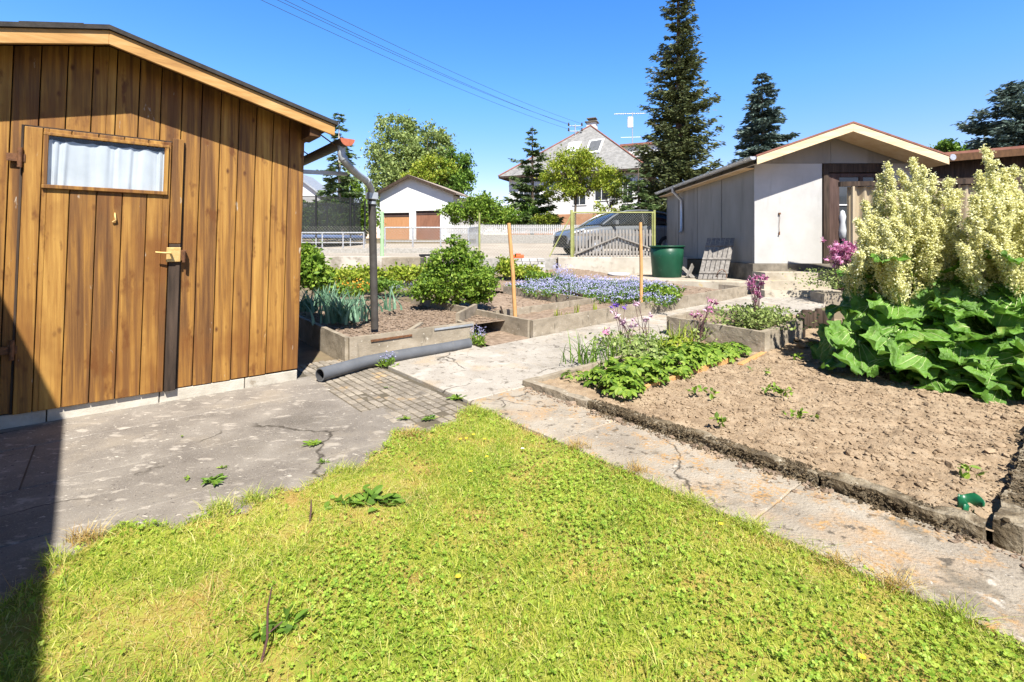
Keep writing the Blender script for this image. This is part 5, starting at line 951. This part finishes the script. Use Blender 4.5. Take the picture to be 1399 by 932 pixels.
# columbines and greenery in the near bed
M['pink'] = leafmat('pink_blossom', [(.42,.10,.26,1), (.62,.24,.42,1), (.78,.48,.62,1)], .35)
M['palepink'] = leafmat('pale_pink_blossom', [(.62,.36,.5,1), (.75,.52,.64,1), (.82,.68,.76,1)], .35)
M['violet'] = leafmat('violet_blossom', [(.13,.06,.38,1), (.22,.12,.5,1)], .3)
def columbine(lab, base, flowers, col, foliage=60, spread=.12, group='columbines in flower', leaf='leafpale', fs=.054):
    base = np.asarray(base, float); t = thing('columbine_plant', lab, 'plant', base, group)
    k = foliage*3; P = base+rng.normal(0, spread, (k,3))*[1,1,0]+np.c_[np.zeros((k,2)), rng.uniform(.02,.15,k)*(spread/.12)]; mb = MB(); mb.leaves(P, rng.uniform(.03,.055,k), .035, rand_dirs(k), rand_dirs(k, 2.), .08); mb.build('foliage', [leaf], t)
    st = MB(); fl = MB()
    for (x, y, z) in flowers:
        p = np.array([x, y, z]); b0 = base+rng.normal(0,.04,3)*[1,1,0]; m_ = (b0*.45+p*.55); m_[:2] = b0[:2]*.6+p[:2]*.4; st.tube([b0, m_, p+[0,0,.012], p], [.004,.0032,.0025,.002], 5, 0, False)
        hd = nrm(np.array([rng.normal(0,.5), -.4+rng.normal(0,.4), -.7])); a = nrm(np.cross(hd, (1,.1,0))); b = np.cross(hd, a); an5 = np.arange(5)*2*math.pi/5
        rd = np.cos(an5)[:,None]*a+np.sin(an5)[:,None]*b; fl.leaves(np.repeat(p[None],5,0), fs*.85, fs*.55, rd+hd*.55, hd-rd*.5, .1); fl.leaves(np.repeat(p[None],5,0)+hd*.004, fs*.62, fs*.42, hd+rd*.25, rd, .05); fl.leaves(p[None]+rd*fs*.15, fs*.7, fs*.14, -hd+rd*.35, rd, 0)
    st.build('stems', ['redstem'], t); fl.build('blossoms', [col], t); return t
def fp(lst, Y): return [tuple(at(a, b, Y+rng.normal(0, .05))) for a, b in lst]
b = G(862, 478, .06); columbine('pale pink columbine at the near end of the leafy patch', b, fp([(837,425),(843,429),(848,437),(853,438),(862,444),(868,443),(841,432),(850,441)], b[1]), 'palepink')
b = G(830, 480, .06); columbine('pink columbine with a single low blossom over the soil bed', b, fp([(826,451),(831,450),(829,454)], b[1]), 'pink', 40)
b = G(848, 470, .06); columbine('violet columbine behind the pale pink one', b, fp([(838,415),(836,418),(854,419),(842,416)], b[1]+.1), 'violet', 30)
b = G(885, 474, .06); columbine('slender pink columbine just right of the pale pink one', b, fp([(870,415),(867,414),(873,413),(887,433),(881,436),(866,436),(889,430)], b[1]), 'palepink', 50)
b = G(955, 466, .06); columbine('pink columbine spray in front of the stone planter', b, fp([(945,428),(953,427),(949,431),(957,430),(966,423),(970,418),(974,411),(968,409),(978,413),(964,422),(972,424)], b[1]), 'pink', 50)
b = G(1008, 455, .10); columbine('pink columbine spray at the planter front', b, fp([(1005,418),(1010,421),(1012,424),(1003,428),(1007,433),(1001,424),(1013,419)], b[1]+.2), 'pink', 40)
b = G(1035, 448, .19); columbine('tall deep pink columbine growing in the stone planter', b, fp([(x+random.uniform(-3,3), y) for x, y in ((1020,385),(1026,380),(1032,378),(1038,380),(1024,392),(1030,390),(1036,392),(1041,386),(1028,398),(1034,400),(1038,404),(1031,384),(1022,388),(1042,378),(1045,379),(1030,410))], b[1]), 'pink', 520, .20, leaf='leafpale', fs=.06)
b = tuple(at(1150, 396, 8.75)); columbine('deep pink columbine bush before the glazed shed door', b, [tuple(at(1150+random.gauss(0,11), 344+random.gauss(0,7), b[1]+rng.normal(0,.12))) for _ in range(110)], 'pink', 420, .30, fs=.085)
bx_ = thing('flower_trough', 'low grey concrete trough under the pink columbine bush at the steps', 'trough', tuple(at(1155, 416, 8.8))); q = at(1126, 414, 8.62); r_ = at(1186, 416, 8.62); q[2] = r_[2] = .12; mb = MB(); roughbar(mb, q+[0,.2,0], r_+[0,.2,0], .4, .24, .005, .05); mb.build('side_panel', ['bedwall'], bx_)
# leafy patch: palmate clumps
def palmate(lab, px, py, r, k, mat_='leaf', sz=(.04,.075), h=(.03,.20), group='leafy perennials in the soil bed'):
    b = np.array(G(px, py, .06)); t = thing('perennial', lab, 'plant', b, group); a = rng.uniform(0, 2*math.pi, k); rr = r*np.sqrt(rng.uniform(0,1,k)); z = (h[0]+(h[1]-h[0])*rng.uniform(.3,1,k))*np.sqrt(np.maximum(.05, 1-(rr/r/1.05)**2)); C = b+np.c_[rr*np.cos(a), rr*np.sin(a), z]
    N_ = nrm(np.c_[.6*np.cos(a)*rr/r+rng.normal(0,.3,k), .6*np.sin(a)*rr/r+rng.normal(0,.3,k), np.ones(k)]); st = MB(); st.leaves(np.c_[b[0]+rr*np.cos(a)*.4, b[1]+rr*np.sin(a)*.4, np.full(k,b[2])], np.linalg.norm(np.c_[rr*.6, z], axis=1), .005, C-np.c_[b[0]+rr*np.cos(a)*.4, b[1]+rr*np.sin(a)*.4, np.full(k,b[2])], rand_dirs(k), 0); st.build('stems', ['stem'], t)
    mb = MB(); L = rng.uniform(*sz, k); u_ = nrm(np.cross(N_, rand_dirs(k))); v_ = np.cross(N_, u_)
    for q in range(5):
        th = (q-2)*.95; d = math.cos(th)*u_+math.sin(th)*v_; mb.leaves6(C, L*(1-.08*abs(q-2)), L*.46, d-N_*.25, N_, .06)
    mb.build('foliage', [mat_], t)
palmate('bright palmate leaves at the near corner of the soil bed', 838, 524, .22, 110); palmate('bright palmate clump left of the slender columbine', 872, 520, .24, 120); palmate('palmate leaves spilling over the mossy kerb', 850, 536, .18, 80)
palmate('grey green foliage between the columbines', 880, 500, .26, 150, 'leafpale', (.03,.05), (.05,.26)); palmate('bright leafy clump at the divider board', 915, 506, .26, 130); palmate('low leafy clump in the middle of the patch', 945, 494, .26, 140); palmate('leafy clump before the stone planter', 975, 487, .24, 140, 'leaf', (.035,.06), (.03,.14)); palmate('leafy clump at the right end of the patch by the planter', 1000, 482, .2, 100, 'leaf', (.03,.055), (.03,.12)); palmate('yellow green leaves behind the columbine stems', 925, 480, .22, 90, 'leafyellow', (.03,.06), (.04,.17))
b = np.array(G(805, 496, .06)); mb = MB(); mb.blades(b+rng.normal(0,.10,(60,3))*[1.2,.8,0], rng.uniform(.16,.36,60), .016, rng.normal(0,.55,(60,2)), seg=4); tag(mb.build('daylily', ['leafmid'], loc=b), 'tuft of narrow arching leaves at the left end of the bed', 'plant')
for px, py, lab in ((850, 488, 'tuft of upright narrow leaves among the pale pink columbines'), (900, 482, 'tuft of upright narrow leaves right of the slender columbine'), (930, 470, 'yellowish upright leaves near the stone planter')):
    b = np.array(G(px, py, .06)); mb = MB(); mb.blades(b+rng.normal(0,.09,(46,3))*[1.2,.8,0], rng.uniform(.16,.33,46), .013, rng.normal(0,.4,(46,2)), seg=4); tag(mb.build('daylily', ['leaf' if px < 920 else 'leafyellow'], loc=b), lab, 'plant')
b = np.array(G(785, 514, .05)); palmate('sparse young leaves beside the bed corner', 785, 514, .12, 26, 'leaf', (.02,.04), (.01,.06))
b = np.array(G(1142, 480, .04)); palmate('small weed clump at the foot of the rhubarb', 1122, 475, .15, 40, 'leaf', (.02,.04), (.01,.07))
for i, (px, py, k, lab) in enumerate(((1062, 541, 16, 'largest green seedling in the bare soil'), (1084, 573, 7, 'small yellow green seedling near the soil centre'), (985, 581, 7, 'tiny seedling near the mossy kerb'), (960, 540, 8, 'seedling left in the soil below the divider board'), (930, 517, 12, 'seedling next to the divider board'), (1330, 648, 4, 'thin seedling near the green plastic pot'), (1094, 492, 5, 'seedling below the planter corner'), (1040, 512, 4, 'faint seedling above the largest seedling'))):
    b = np.array(G(px, py, .06)); mb = MB(); C = b+rng.normal(0,.045,(k,3))*[1.1,.8,0]+np.c_[np.zeros((k,2)), rng.uniform(.015,.05,k)]
    for q in range(3): mb.leaves6(C, rng.uniform(.03,.05,k), .022, rand_dirs(k, .2), rand_dirs(k, 2.5), .08)
    mb.leaves(C-[0,0,.03], .04, .004, rand_dirs(k, 5.), rand_dirs(k), 0); tag(mb.build('seedling', ['leaf'], loc=b), lab, 'plant', 'seedlings in the bare soil')
# rhubarb
M['rhubarb'] = mat('rhubarb_leaf', [(.25, (.055,.14,.015,1)), (.5, (.115,.25,.028,1)), (.75, (.20,.36,.065,1))], 6, rough=.42, bump=.8, bscale=24, bdist=.03, transl=.3, spec=.45, island=.3, spots=[('noise', 3, .66, .76, (.28,.32,.05,1))])
M['rib'] = flat('pale_leaf_rib', (.46,.52,.24), .5); M['rstalk'] = flat('rhubarb_stalk', (.22,.28,.06), .5, var=.3)
M['panicle'] = leafmat('cream_rhubarb_blossom', [(.56,.54,.19,1), (.78,.76,.38,1), (.88,.87,.60,1)], .40)
def rleaf(mb, ribs, base, tip_dir, nrm_, L, seed):
    d = nrm(tip_dir); n_ = nrm(nrm_-d*np.dot(nrm_, d)); s_ = np.cross(d, n_); nu, nv = 23, 19; A = np.zeros((nu, nv, 3)); r = random.Random(seed); p1, p2, p3 = r.uniform(0,6), r.uniform(0,6), r.uniform(.05,.3)
    for i in range(nu):
        t = i/(nu-1); w = .50*L*max(.02, 1-abs((t-.40)/.61)**2.4)**.55
        for j in range(nv):
            q = -1+2*j/(nv-1); e = abs(q)**2; lob = 1+.22*math.sin(14*t+p1)*e+.13*math.sin(31*t+p2+q)*e+.06*math.sin(53*t)*e; back = -.20*L*(abs(q)**1.4)*(1-t)**2
            x = w*q*lob; y = L*t+back; z = .12*L*(abs(q)**1.3)*(.35+p3)+.075*L*math.sin(13*t+p2+(2 if q > 0 else 0))*e+.055*L*math.sin(25*t+6*q+p1)*e+.03*L*math.sin(9*t+5*q+p3*20)-.36*L*t*t*(.5+p3)+.02*L*math.cos(q*11+t*9)+.055*L*mn.noise(Vector((q*2.6, t*4, seed*1.7)))+.03*L*mn.noise(Vector((q*6, t*9, seed*1.7)))
            A[i, j] = base+s_*x+d*y+n_*z
    mb.grid(A)
    for fr in (0, -.62, .62, -.3, .3):
        pts_ = []
        for t in np.linspace(.02, .9 if fr == 0 else .8, 8):
            i = t*(nu-1); q = fr*min(1, t*1.5) if fr else 0; j = (q+1)/2*(nv-1); i0, j0 = int(i), int(j); i1, j1 = min(i0+1, nu-1), min(j0+1, nv-1); fi, fj = i-i0, j-j0
            pts_.append((A[i0,j0]*(1-fj)+A[i0,j1]*fj)*(1-fi)+(A[i1,j0]*(1-fj)+A[i1,j1]*fj)*fi+n_*.003)
        ribs.tube(pts_, np.linspace(.0055*(1 if fr == 0 else .4), .001, 8)*L/.4, 5, 0, False)
def panicle(base, tip, seed, wid=.15, frac=.6):
    r = np.random.default_rng(seed); base, tip = np.asarray(base, float), np.asarray(tip, float); st = MB(); fl = MB(); bow = np.array([r.normal(0,.06), r.normal(0,.06), 0])
    pos = lambda t: base+(tip-base)*t+bow*math.sin(math.pi*t)
    st.tube([pos(t) for t in np.linspace(0, 1, 9)], np.linspace(.017, .004, 9), 6, 0, False); L = np.linalg.norm(tip-base); P = []
    for k in range(20):
        t = 1-frac+frac*(k/20)**.9; a = k*2.4+r.uniform(-.4,.4); ln = wid*(1.40-1.28*(t-1+frac)/frac)*r.uniform(.45,1.3); d = nrm(np.array([math.cos(a), math.sin(a), 1.3+.9*r.random()])); p = pos(t); e = p+d*ln*1.45
        st.tube([p, (p+e)/2+[0,0,-.01], e], [.004,.003,.002], 4, 0, False)
        for s_ in np.linspace(.25, 1, 6):
            c = p+(e-p)*s_; n_ = 22; P.append(c+r.normal(0, .013, (n_,3))*[1,1,1.25])
    for s_ in np.linspace(.55, 1.0, 22): P.append(pos(1-frac+frac*s_)+r.normal(0,.016*(1.7-1.15*s_),(11,3)))
    P = np.concatenate(P); D = r.normal(size=(len(P),3)); fl.leaves(P, r.uniform(.012,.024,len(P)), .015, D, r.normal(size=(len(P),3))*.7+[.1,-.6,.6], .15); return st, fl
def rhubarb(lab, base, tips, nl, R0, lean, seed):
    base = np.asarray(base, float); t = thing('rhubarb_plant', lab, 'plant', base, 'flowering rhubarb plants'); r = random.Random(seed)
    for i, (px, py, dy) in enumerate(tips):
        tip = at(px, py, base[1]+dy); b0 = base+[r.uniform(-.18,.18), r.uniform(-.12,.15), 0]; st, fl = panicle(b0, tip, seed*100+i, r.uniform(.08,.15), .42+.16*random.random()); f = fl.build('flower_panicle', ['panicle'], t); st.build('stalk', ['rstalk'], f)
    for i in range(nl):
        a = r.uniform(0, 2*math.pi) if i > nl*.5 else r.uniform(math.pi*.95, 2.05*math.pi); rr = R0*r.uniform(.25, 1.0); h = min(.80, .08+.92*r.random()*(1.22-rr/R0)) ; o = np.array([math.cos(a), math.sin(a)*.9, 0]); p = base+o*rr*.75+[0,0,h]; L = r.uniform(.20,.42); mb = MB(); rb = MB()
        if i >= nl-26: rr = .55*r.random()**.6; h = r.uniform(.62, 1.12); p = base+o*rr+[0,0,h]; L = r.uniform(.18,.30)
        rleaf(mb, rb, p, o*.8+np.array([r.gauss(0,.45), r.gauss(0,.45), -.20+r.gauss(0,.28)]), np.array([r.gauss(0,.35), -.35+r.gauss(0,.35), 1.]), L, seed*50+i); lf = mb.build('leaf', ['rhubarb'], t); rb.build('leaf_rib', ['rib'], lf)
        st = MB(); st.tube([base+o*.08, base+o*rr*.4+[0,0,h*.75], p], [.014,.012,.009], 6); st.build('leaf_stalk', ['rstalk'], lf)
rhubarb('flowering rhubarb with cream plumes, left plant in front of the shed door', G(1250, 505, .05), [(1213,222,.1),(1246,216,.2),(1181,275,.0),(1196,262,.25),(1276,238,.3),(1296,245,.1),(1262,228,-.1),(1178,318,-.1),(1230,262,-.2),(1305,288,-.1),(1205,300,-.25),(1250,285,-.3),(1282,300,-.2),(1222,328,-.35),(1190,340,-.2),(1300,325,-.25),(1240,312,-.3),(1310,262,.1),(1318,318,-.1),(1228,232,.1),(1196,288,.1),(1286,262,.2),(1266,270,-.2),(1170,300,-.1),(1176,345,-.25),(1204,238,.15),(1238,285,-.15),(1222,300,-.25),(1272,300,-.3),(1210,345,-.35),(1214,268,.0),(1252,250,.1)], 124, 1.0, 0, 3)
rhubarb('flowering rhubarb with cream plumes at the right edge of the photo', G(1375, 520, .05), [(1346,203,.0),(1386,228,.1),(1330,268,-.1),(1402,232,.2),(1360,275,-.2),(1321,300,.0),(1420,225,.1),(1380,300,-.3),(1345,320,-.3),(1400,290,-.2),(1372,258,.1),(1440,260,.1),(1338,235,.15),(1312,335,-.25),(1408,310,-.3),(1372,232,.15),(1356,246,.1),(1344,262,-.1),(1382,275,-.2),(1336,300,-.25),(1366,310,-.3),(1412,262,-.1),(1392,262,.1),(1348,290,.0)], 134, 1.0, 0, 5)
# weeds on the paving
for i, (px, py, r, k, lab) in enumerate(((292, 658, .07, 16, 'flat green dandelion rosette on the grey paving'), (258, 654, .03, 6, 'tiny weed left of the dandelion on the paving'), (428, 607, .05, 14, 'yellow green weed in a paving joint'), (443, 632, .03, 8, 'small weed by the lawn corner on the paving'), (248, 597, .02, 5, 'tiny weed in the paving before the shed door'), (625, 545, .06, 18, 'green weed at the edge of the path slab'), (587, 573, .05, 16, 'yellow green weed tuft among the small pavers'), (553, 573, .04, 12, 'low weed tuft at the left of the small pavers'), (500, 497, .03, 8, 'tiny weed beside the drain pipe'), (530, 530, .03, 7, 'tiny weed between the small pavers'), (303, 640, .03, 6, 'small round weed above the dandelion'))):
    b = np.array(G(px, py, .016)); mb = MB(); k2 = int(k*1.8); mb.leaves6(b+rng.normal(0, r*.22, (k2,3))*[1.5,.7,0]+[0,0,.004], rng.uniform(.4*r, 1.2*r, k2), r*.26, rand_dirs(k2)*[1,1,.12]+[0,0,.14], rand_dirs(k2, 3.), .06); tag(mb.build('weed', ['leaf' if i % 3 else 'leafmid'], loc=b), lab, 'weed', 'weeds in the paving')
# wilted stalk and dock plants in the lawn
b = np.array(G(357, 905, .02)); mb = MB(); mb.tube([b, b+[.012,.01,.06], b+[.010,.016,.14], b+[.02,.02,.20]], [.004,.0035,.003,.0015], 6); mb.tube([b+[.01,.01,.07], b+[.05,.02,.10]], .002, 5); tag(mb.build('dry_stalk', ['redstem'], loc=b), 'thin dry reddish stalk standing in the lawn', 'stalk')
b = np.array(G(423, 714, .02)); mb = MB(); mb.tube([b, b+[.002,.01,.05], b+[.0,.016,.09]], [.004,.004,.002], 6); tag(mb.build('dry_stalk', ['redstem'], loc=b), 'short brown twig at the lawn edge by the paving', 'stalk')
for i, (px, py, r, k, lab) in enumerate(((515, 690, .10, 18, 'wilted broad leaved weed rosette near the paving corner'), (380, 862, .07, 13, 'dark broad leaved weed at the foot of the dry stalk'), (470, 690, .06, 10, 'small broad leaved weed left of the wilted rosette'))):
    b = np.array(G(px, py, .02)); mb = MB(); k = k*2; mb.leaves6(b+rng.normal(0, r*.4, (k,3))*[1.3,.8,0]+np.c_[np.zeros((k,2)), rng.uniform(.005,.03,k)], rng.uniform(.35*r, .8*r, k), r*.34, rand_dirs(k)*[1,1,.25]+[0,0,.1], rand_dirs(k, 2.), .08); tag(mb.build('weed', ['leafmid'], loc=b), lab, 'weed', 'broad leaved weeds in the lawn')
# ---------------------------------------------------------------- LAWN grass and clover
M['grass'] = leafmat('lawn_grass', [(.14,.24,.018,1), (.30,.41,.035,1), (.48,.52,.075,1), (.62,.57,.20,1)], .42, .5)
M['drygrass'] = leafmat('dry_grass', [(.33,.19,.05,1), (.47,.33,.10,1), (.57,.48,.22,1)], .3, .7)
M['clover'] = leafmat('clover_leaf', [(.16,.28,.025,1), (.29,.41,.045,1), (.41,.50,.085,1)], .4, .5)
def lawnpts(k, u0=-2.2, u1=2.11, v0=-1.6, v1=3.0):
    a = rng.uniform(u0, u1, k); b = rng.uniform(v0, v1, k); m_ = b < lbound(a)+.012; a, b = a[m_], b[m_]; x, y = W(a, b); return np.stack([x, y, np.array([max(.010, lawnz(*q)) for q in zip(a, b, x, y)])-.003], 1), a, b
def nzs(P, s, o=0): return np.array([mn.noise(Vector((p[0]*s, p[1]*s, o))) for p in P])
P, a, b = lawnpts(300000, -1.6, 2.11, -1.0, 3.0); keep = (P[:,1] > .75)&(np.abs(P[:,0]) < 1.25*P[:,1]+.8); P, a, b = P[keep], a[keep], b[keep]; dry = nzs(P, 2.4, 3)+.6*nzs(P, 7, 8)-.22*np.clip(P[:,0]/P[:,1]+.25, -.7, .7); tall = np.clip(nzs(P, 1.7, 1), -.5, .6); edge = np.exp(-((2.09-a)/.06)**2)+np.exp(-((lbound(a)-b)/.05)**2)
thin = rng.random(len(P)) < np.clip(1-.7*np.clip(dry-.15, 0, .6), .45, 1); P, dry, tall, edge = P[thin], dry[thin], tall[thin], edge[thin]
isdry = dry+rng.normal(0, .22, len(P)) > .19; n_ = len(P); h = rng.uniform(.012,.034,n_)*(1+.5*tall)*np.where(rng.random(n_) < .03, 1.9, 1)*(1+.9*np.clip(nzs(P, 9, 31)-.25, 0, .5)*2)*(1+.5*edge*rng.random(n_))*np.where(isdry, .75, 1)
mb = MB(); ln = rng.normal(0, .75, (n_,2))
mb.blades(P[~isdry], h[~isdry], rng.uniform(.0026,.005,(~isdry).sum()), ln[~isdry], 0, 2, .8); mb.blades(P[isdry], h[isdry], rng.uniform(.0018,.0032,isdry.sum()), ln[isdry]*1.3, 1, 2, .8)
tc = [G(px, py, 0) for px, py in ((118,744),(78,778),(300,702),(345,690),(560,602),(646,568),(470,650),(945,696),(1030,730),(1145,780),(1225,812),(1310,856),(870,652),(790,618))]
for t_ in tc:
    k = 170; P2 = np.array(t_)+rng.normal(0,.028,(k,3))*[1.2,.7,0]; P2[:,2] = .012; mb.blades(P2, rng.uniform(.03,.085,k), .0036, rng.normal(0,.65,(k,2)), int(rng.random() < .3), 3, .9)
k = 900; t_ = rng.uniform(-1.2, 2.9, k); x, y = W(2.066-np.abs(rng.normal(0,.018,k)), t_); kp = np.array([nz(q, 2, 2, 3.3) for q in t_]) > -.1; P2 = np.stack([x, y, np.full(k, .014)], 1)[kp]; mb.blades(P2, rng.uniform(.02,.06,len(P2)), .0034, np.c_[rng.normal(.2,.5,len(P2)), rng.normal(.1,.5,len(P2))], 0, 3, .9)
stuff('grass', mb, ['grass', 'drygrass'], 'short yellow green lawn grass with dry brown patches', 'grass')
P, a, b = lawnpts(90000, -1.6, 2.11, -1.0, 3.0); keep = (P[:,1] > .75)&(np.abs(P[:,0]) < 1.25*P[:,1]+.8); P = P[keep]; f = nzs(P, 1.5, 21)+.45*P[:,0]/(P[:,1]+.3)+.35*nzs(P, 6, 5); P = P[f+rng.normal(0,.42,len(P)) > .30]; k = len(P)
P[:,2] += rng.uniform(.010,.030,k); mb = MB(); N_ = nrm(np.c_[rng.normal(0,.35,(k,2)), np.ones(k)]); u_ = nrm(np.cross(N_, rand_dirs(k))); v_ = np.cross(N_, u_); L = rng.uniform(.0045,.0105,k)
for q in range(3):
    th = q*2*math.pi/3; d = math.cos(th)*u_+math.sin(th)*v_; sd = np.cross(d, N_); Lc = L[:,None]
    v = np.stack([P, P+d*Lc*.35+sd*Lc*.42+N_*Lc*.1, P+d*Lc*.85+sd*Lc*.45+N_*Lc*.12, P+d*Lc*1.0+N_*Lc*.04, P+d*Lc*.85-sd*Lc*.45+N_*Lc*.12, P+d*Lc*.35-sd*Lc*.42+N_*Lc*.1], 1).reshape(-1,3); mb.add(v, np.arange(6*k).reshape(k,6))
stuff('clover', mb, ['clover'], 'patches of bright green clover leaves in the lawn', 'clover')
M['yellow'] = leafmat('yellow_petal', [(.75,.5,.02,1), (.85,.68,.05,1)], .2); M['whitepetal'] = leafmat('white_petal', [(.75,.75,.75,1), (.85,.85,.85,1)], .2)
def daisy(px, py, r, m, lab, cat='flower', group='small flowers in the lawn'):
    p = np.array(G(px, py, .045)); n_ = 14; an_ = np.arange(n_)*2*math.pi/n_; d = np.c_[np.cos(an_), np.sin(an_), np.full(n_, .25)]; mb = MB(); mb.leaves(np.repeat(p[None], n_, 0), r, r*.45, d, np.tile([0,-.3,1.], (n_,1)), .05); mb.lathe(p, [(r*.4,0),(r*.3,r*.2),(0,r*.28)], 8, 1); mb.tube([p-[0,0,.035], p], .0015, 4, 2); tag(mb.build('lawn_flower', [m, 'yellow', 'stem'], loc=p), lab, cat, group)
for i, (px, py, lab) in enumerate(((647,594,'yellow lawn flower, topmost of the cluster near the path corner'), (629,600,'yellow lawn flower at the left of the cluster near the path corner'), (637,599,'yellow lawn flower in the middle of the cluster near the path corner'), (662,600,'yellow lawn flower at the right of the cluster near the path corner'), (665,624,'yellow lawn flower just below the cluster'), (643,644,'yellow lawn flower lowest below the cluster'), (985,716,'single yellow flower by the lower path edge'), (1178,898,'single yellow flower at the lower right of the lawn'), (626,788,'single yellow flower in the middle of the lawn'))): daisy(px, py, .011, 'yellow', lab)
daisy(714, 613, .011, 'whitepetal', 'single white daisy in the lawn')
# dry grass at the far right corner behind the kerb
P = []
for i in range(520): P.append(G(random.uniform(1352,1420), random.uniform(600,745), 0))
P = np.array(P); P = P[toUV(P[:,0], P[:,1])[1] < .17]; mb = MB(); mb.blades(P, rng.uniform(.03,.10,len(P)), .004, rng.normal(0,.7,(len(P),2)), 0, 2); stuff('dry_grass', mb, ['drygrass'], 'sparse dry grass outside the right hand kerb', 'grass')
# mulch chips in the raised beds
mb = MB(); P = pts_uv(2600, 2.0, 4.0, 4.95, 8.0, .0); P[:,2] = np.maximum(P[:,2], .235); clods(mb, P, rng.uniform(.006,.022,len(P)), .45); P = pts_uv(1500, 4.1, 9.6, 4.5, 9, .13); clods(mb, P, rng.uniform(.006,.02,len(P)), .6); stuff('mulch_chips', mb, ['mulch'], 'brown bark mulch chips on the raised beds', 'mulch')
# ================================================================ LIGHT, SKY, CAMERA
EL = math.radians(52.7); LX, LY = -.26, .97
sd = bpy.data.lights.new('sun', 'SUN'); sd.energy = 5.0; sd.angle = math.radians(.53); sd.color = (1, .955, .88)
so = bpy.data.objects.new('sun', sd); COL.objects.link(so)
so.rotation_euler = Vector((LX*math.cos(EL), LY*math.cos(EL), -math.sin(EL))).to_track_quat('-Z', 'Y').to_euler()
w = bpy.data.worlds.new('World'); SC.world = w; w.use_nodes = True; nt = w.node_tree
sky = nt.nodes.new('ShaderNodeTexSky'); sky.sky_type = 'NISHITA'; sky.sun_disc = False; sky.sun_elevation = EL; sky.sun_rotation = math.atan2(-LX, -LY)
sky.altitude = 500; sky.air_density = 1.0; sky.dust_density = .3; sky.ozone_density = 2.5
bg = nt.nodes['Background']; bg.inputs['Strength'].default_value = .12
hs_ = nt.nodes.new('ShaderNodeHueSaturation'); hs_.inputs['Saturation'].default_value = 1.3; nt.links.new(sky.outputs[0], hs_.inputs['Color']); 
tcw = nt.nodes.new('ShaderNodeTexCoord'); sx = nt.nodes.new('ShaderNodeSeparateXYZ'); nt.links.new(tcw.outputs['Generated'], sx.inputs[0])
rw = ramp(nt, [(0, (.95,.62,.60,1)), (.12, (1.05,.74,.74,1)), (.30, (1.0,.96,1.04,1)), (.46, (.92,.97,1.15,1)), (.58, (.45,.45,.5,1)), (.75, (.14,.14,.15,1))], sx.outputs['Z'])
mw = nt.nodes.new('ShaderNodeMix'); mw.data_type = 'RGBA'; mw.blend_type = 'MULTIPLY'; mw.inputs[0].default_value = 1; nt.links.new(hs_.outputs[0], mw.inputs[6]); nt.links.new(rw, mw.inputs[7]); nt.links.new(mw.outputs[2], bg.inputs['Color'])
cd = bpy.data.cameras.new('camera'); co = bpy.data.objects.new('camera', cd); COL.objects.link(co); co.location = (0,0,EYE); co.rotation_euler = (math.pi/2,0,0)
cd.sensor_width = 36; cd.lens = F/1399*36; cd.shift_y = -(466-HZ)/1399; cd.clip_start = .05; cd.clip_end = 3000; SC.camera = co
vs = SC.view_settings; vs.view_transform = 'Standard'; vs.look = 'None'; vs.exposure = 1.2; vs.gamma = 1; vs.use_curve_mapping = False
SC.cycles.max_bounces = 8; SC.cycles.transparent_max_bounces = 12; SC.cycles.use_denoising = True
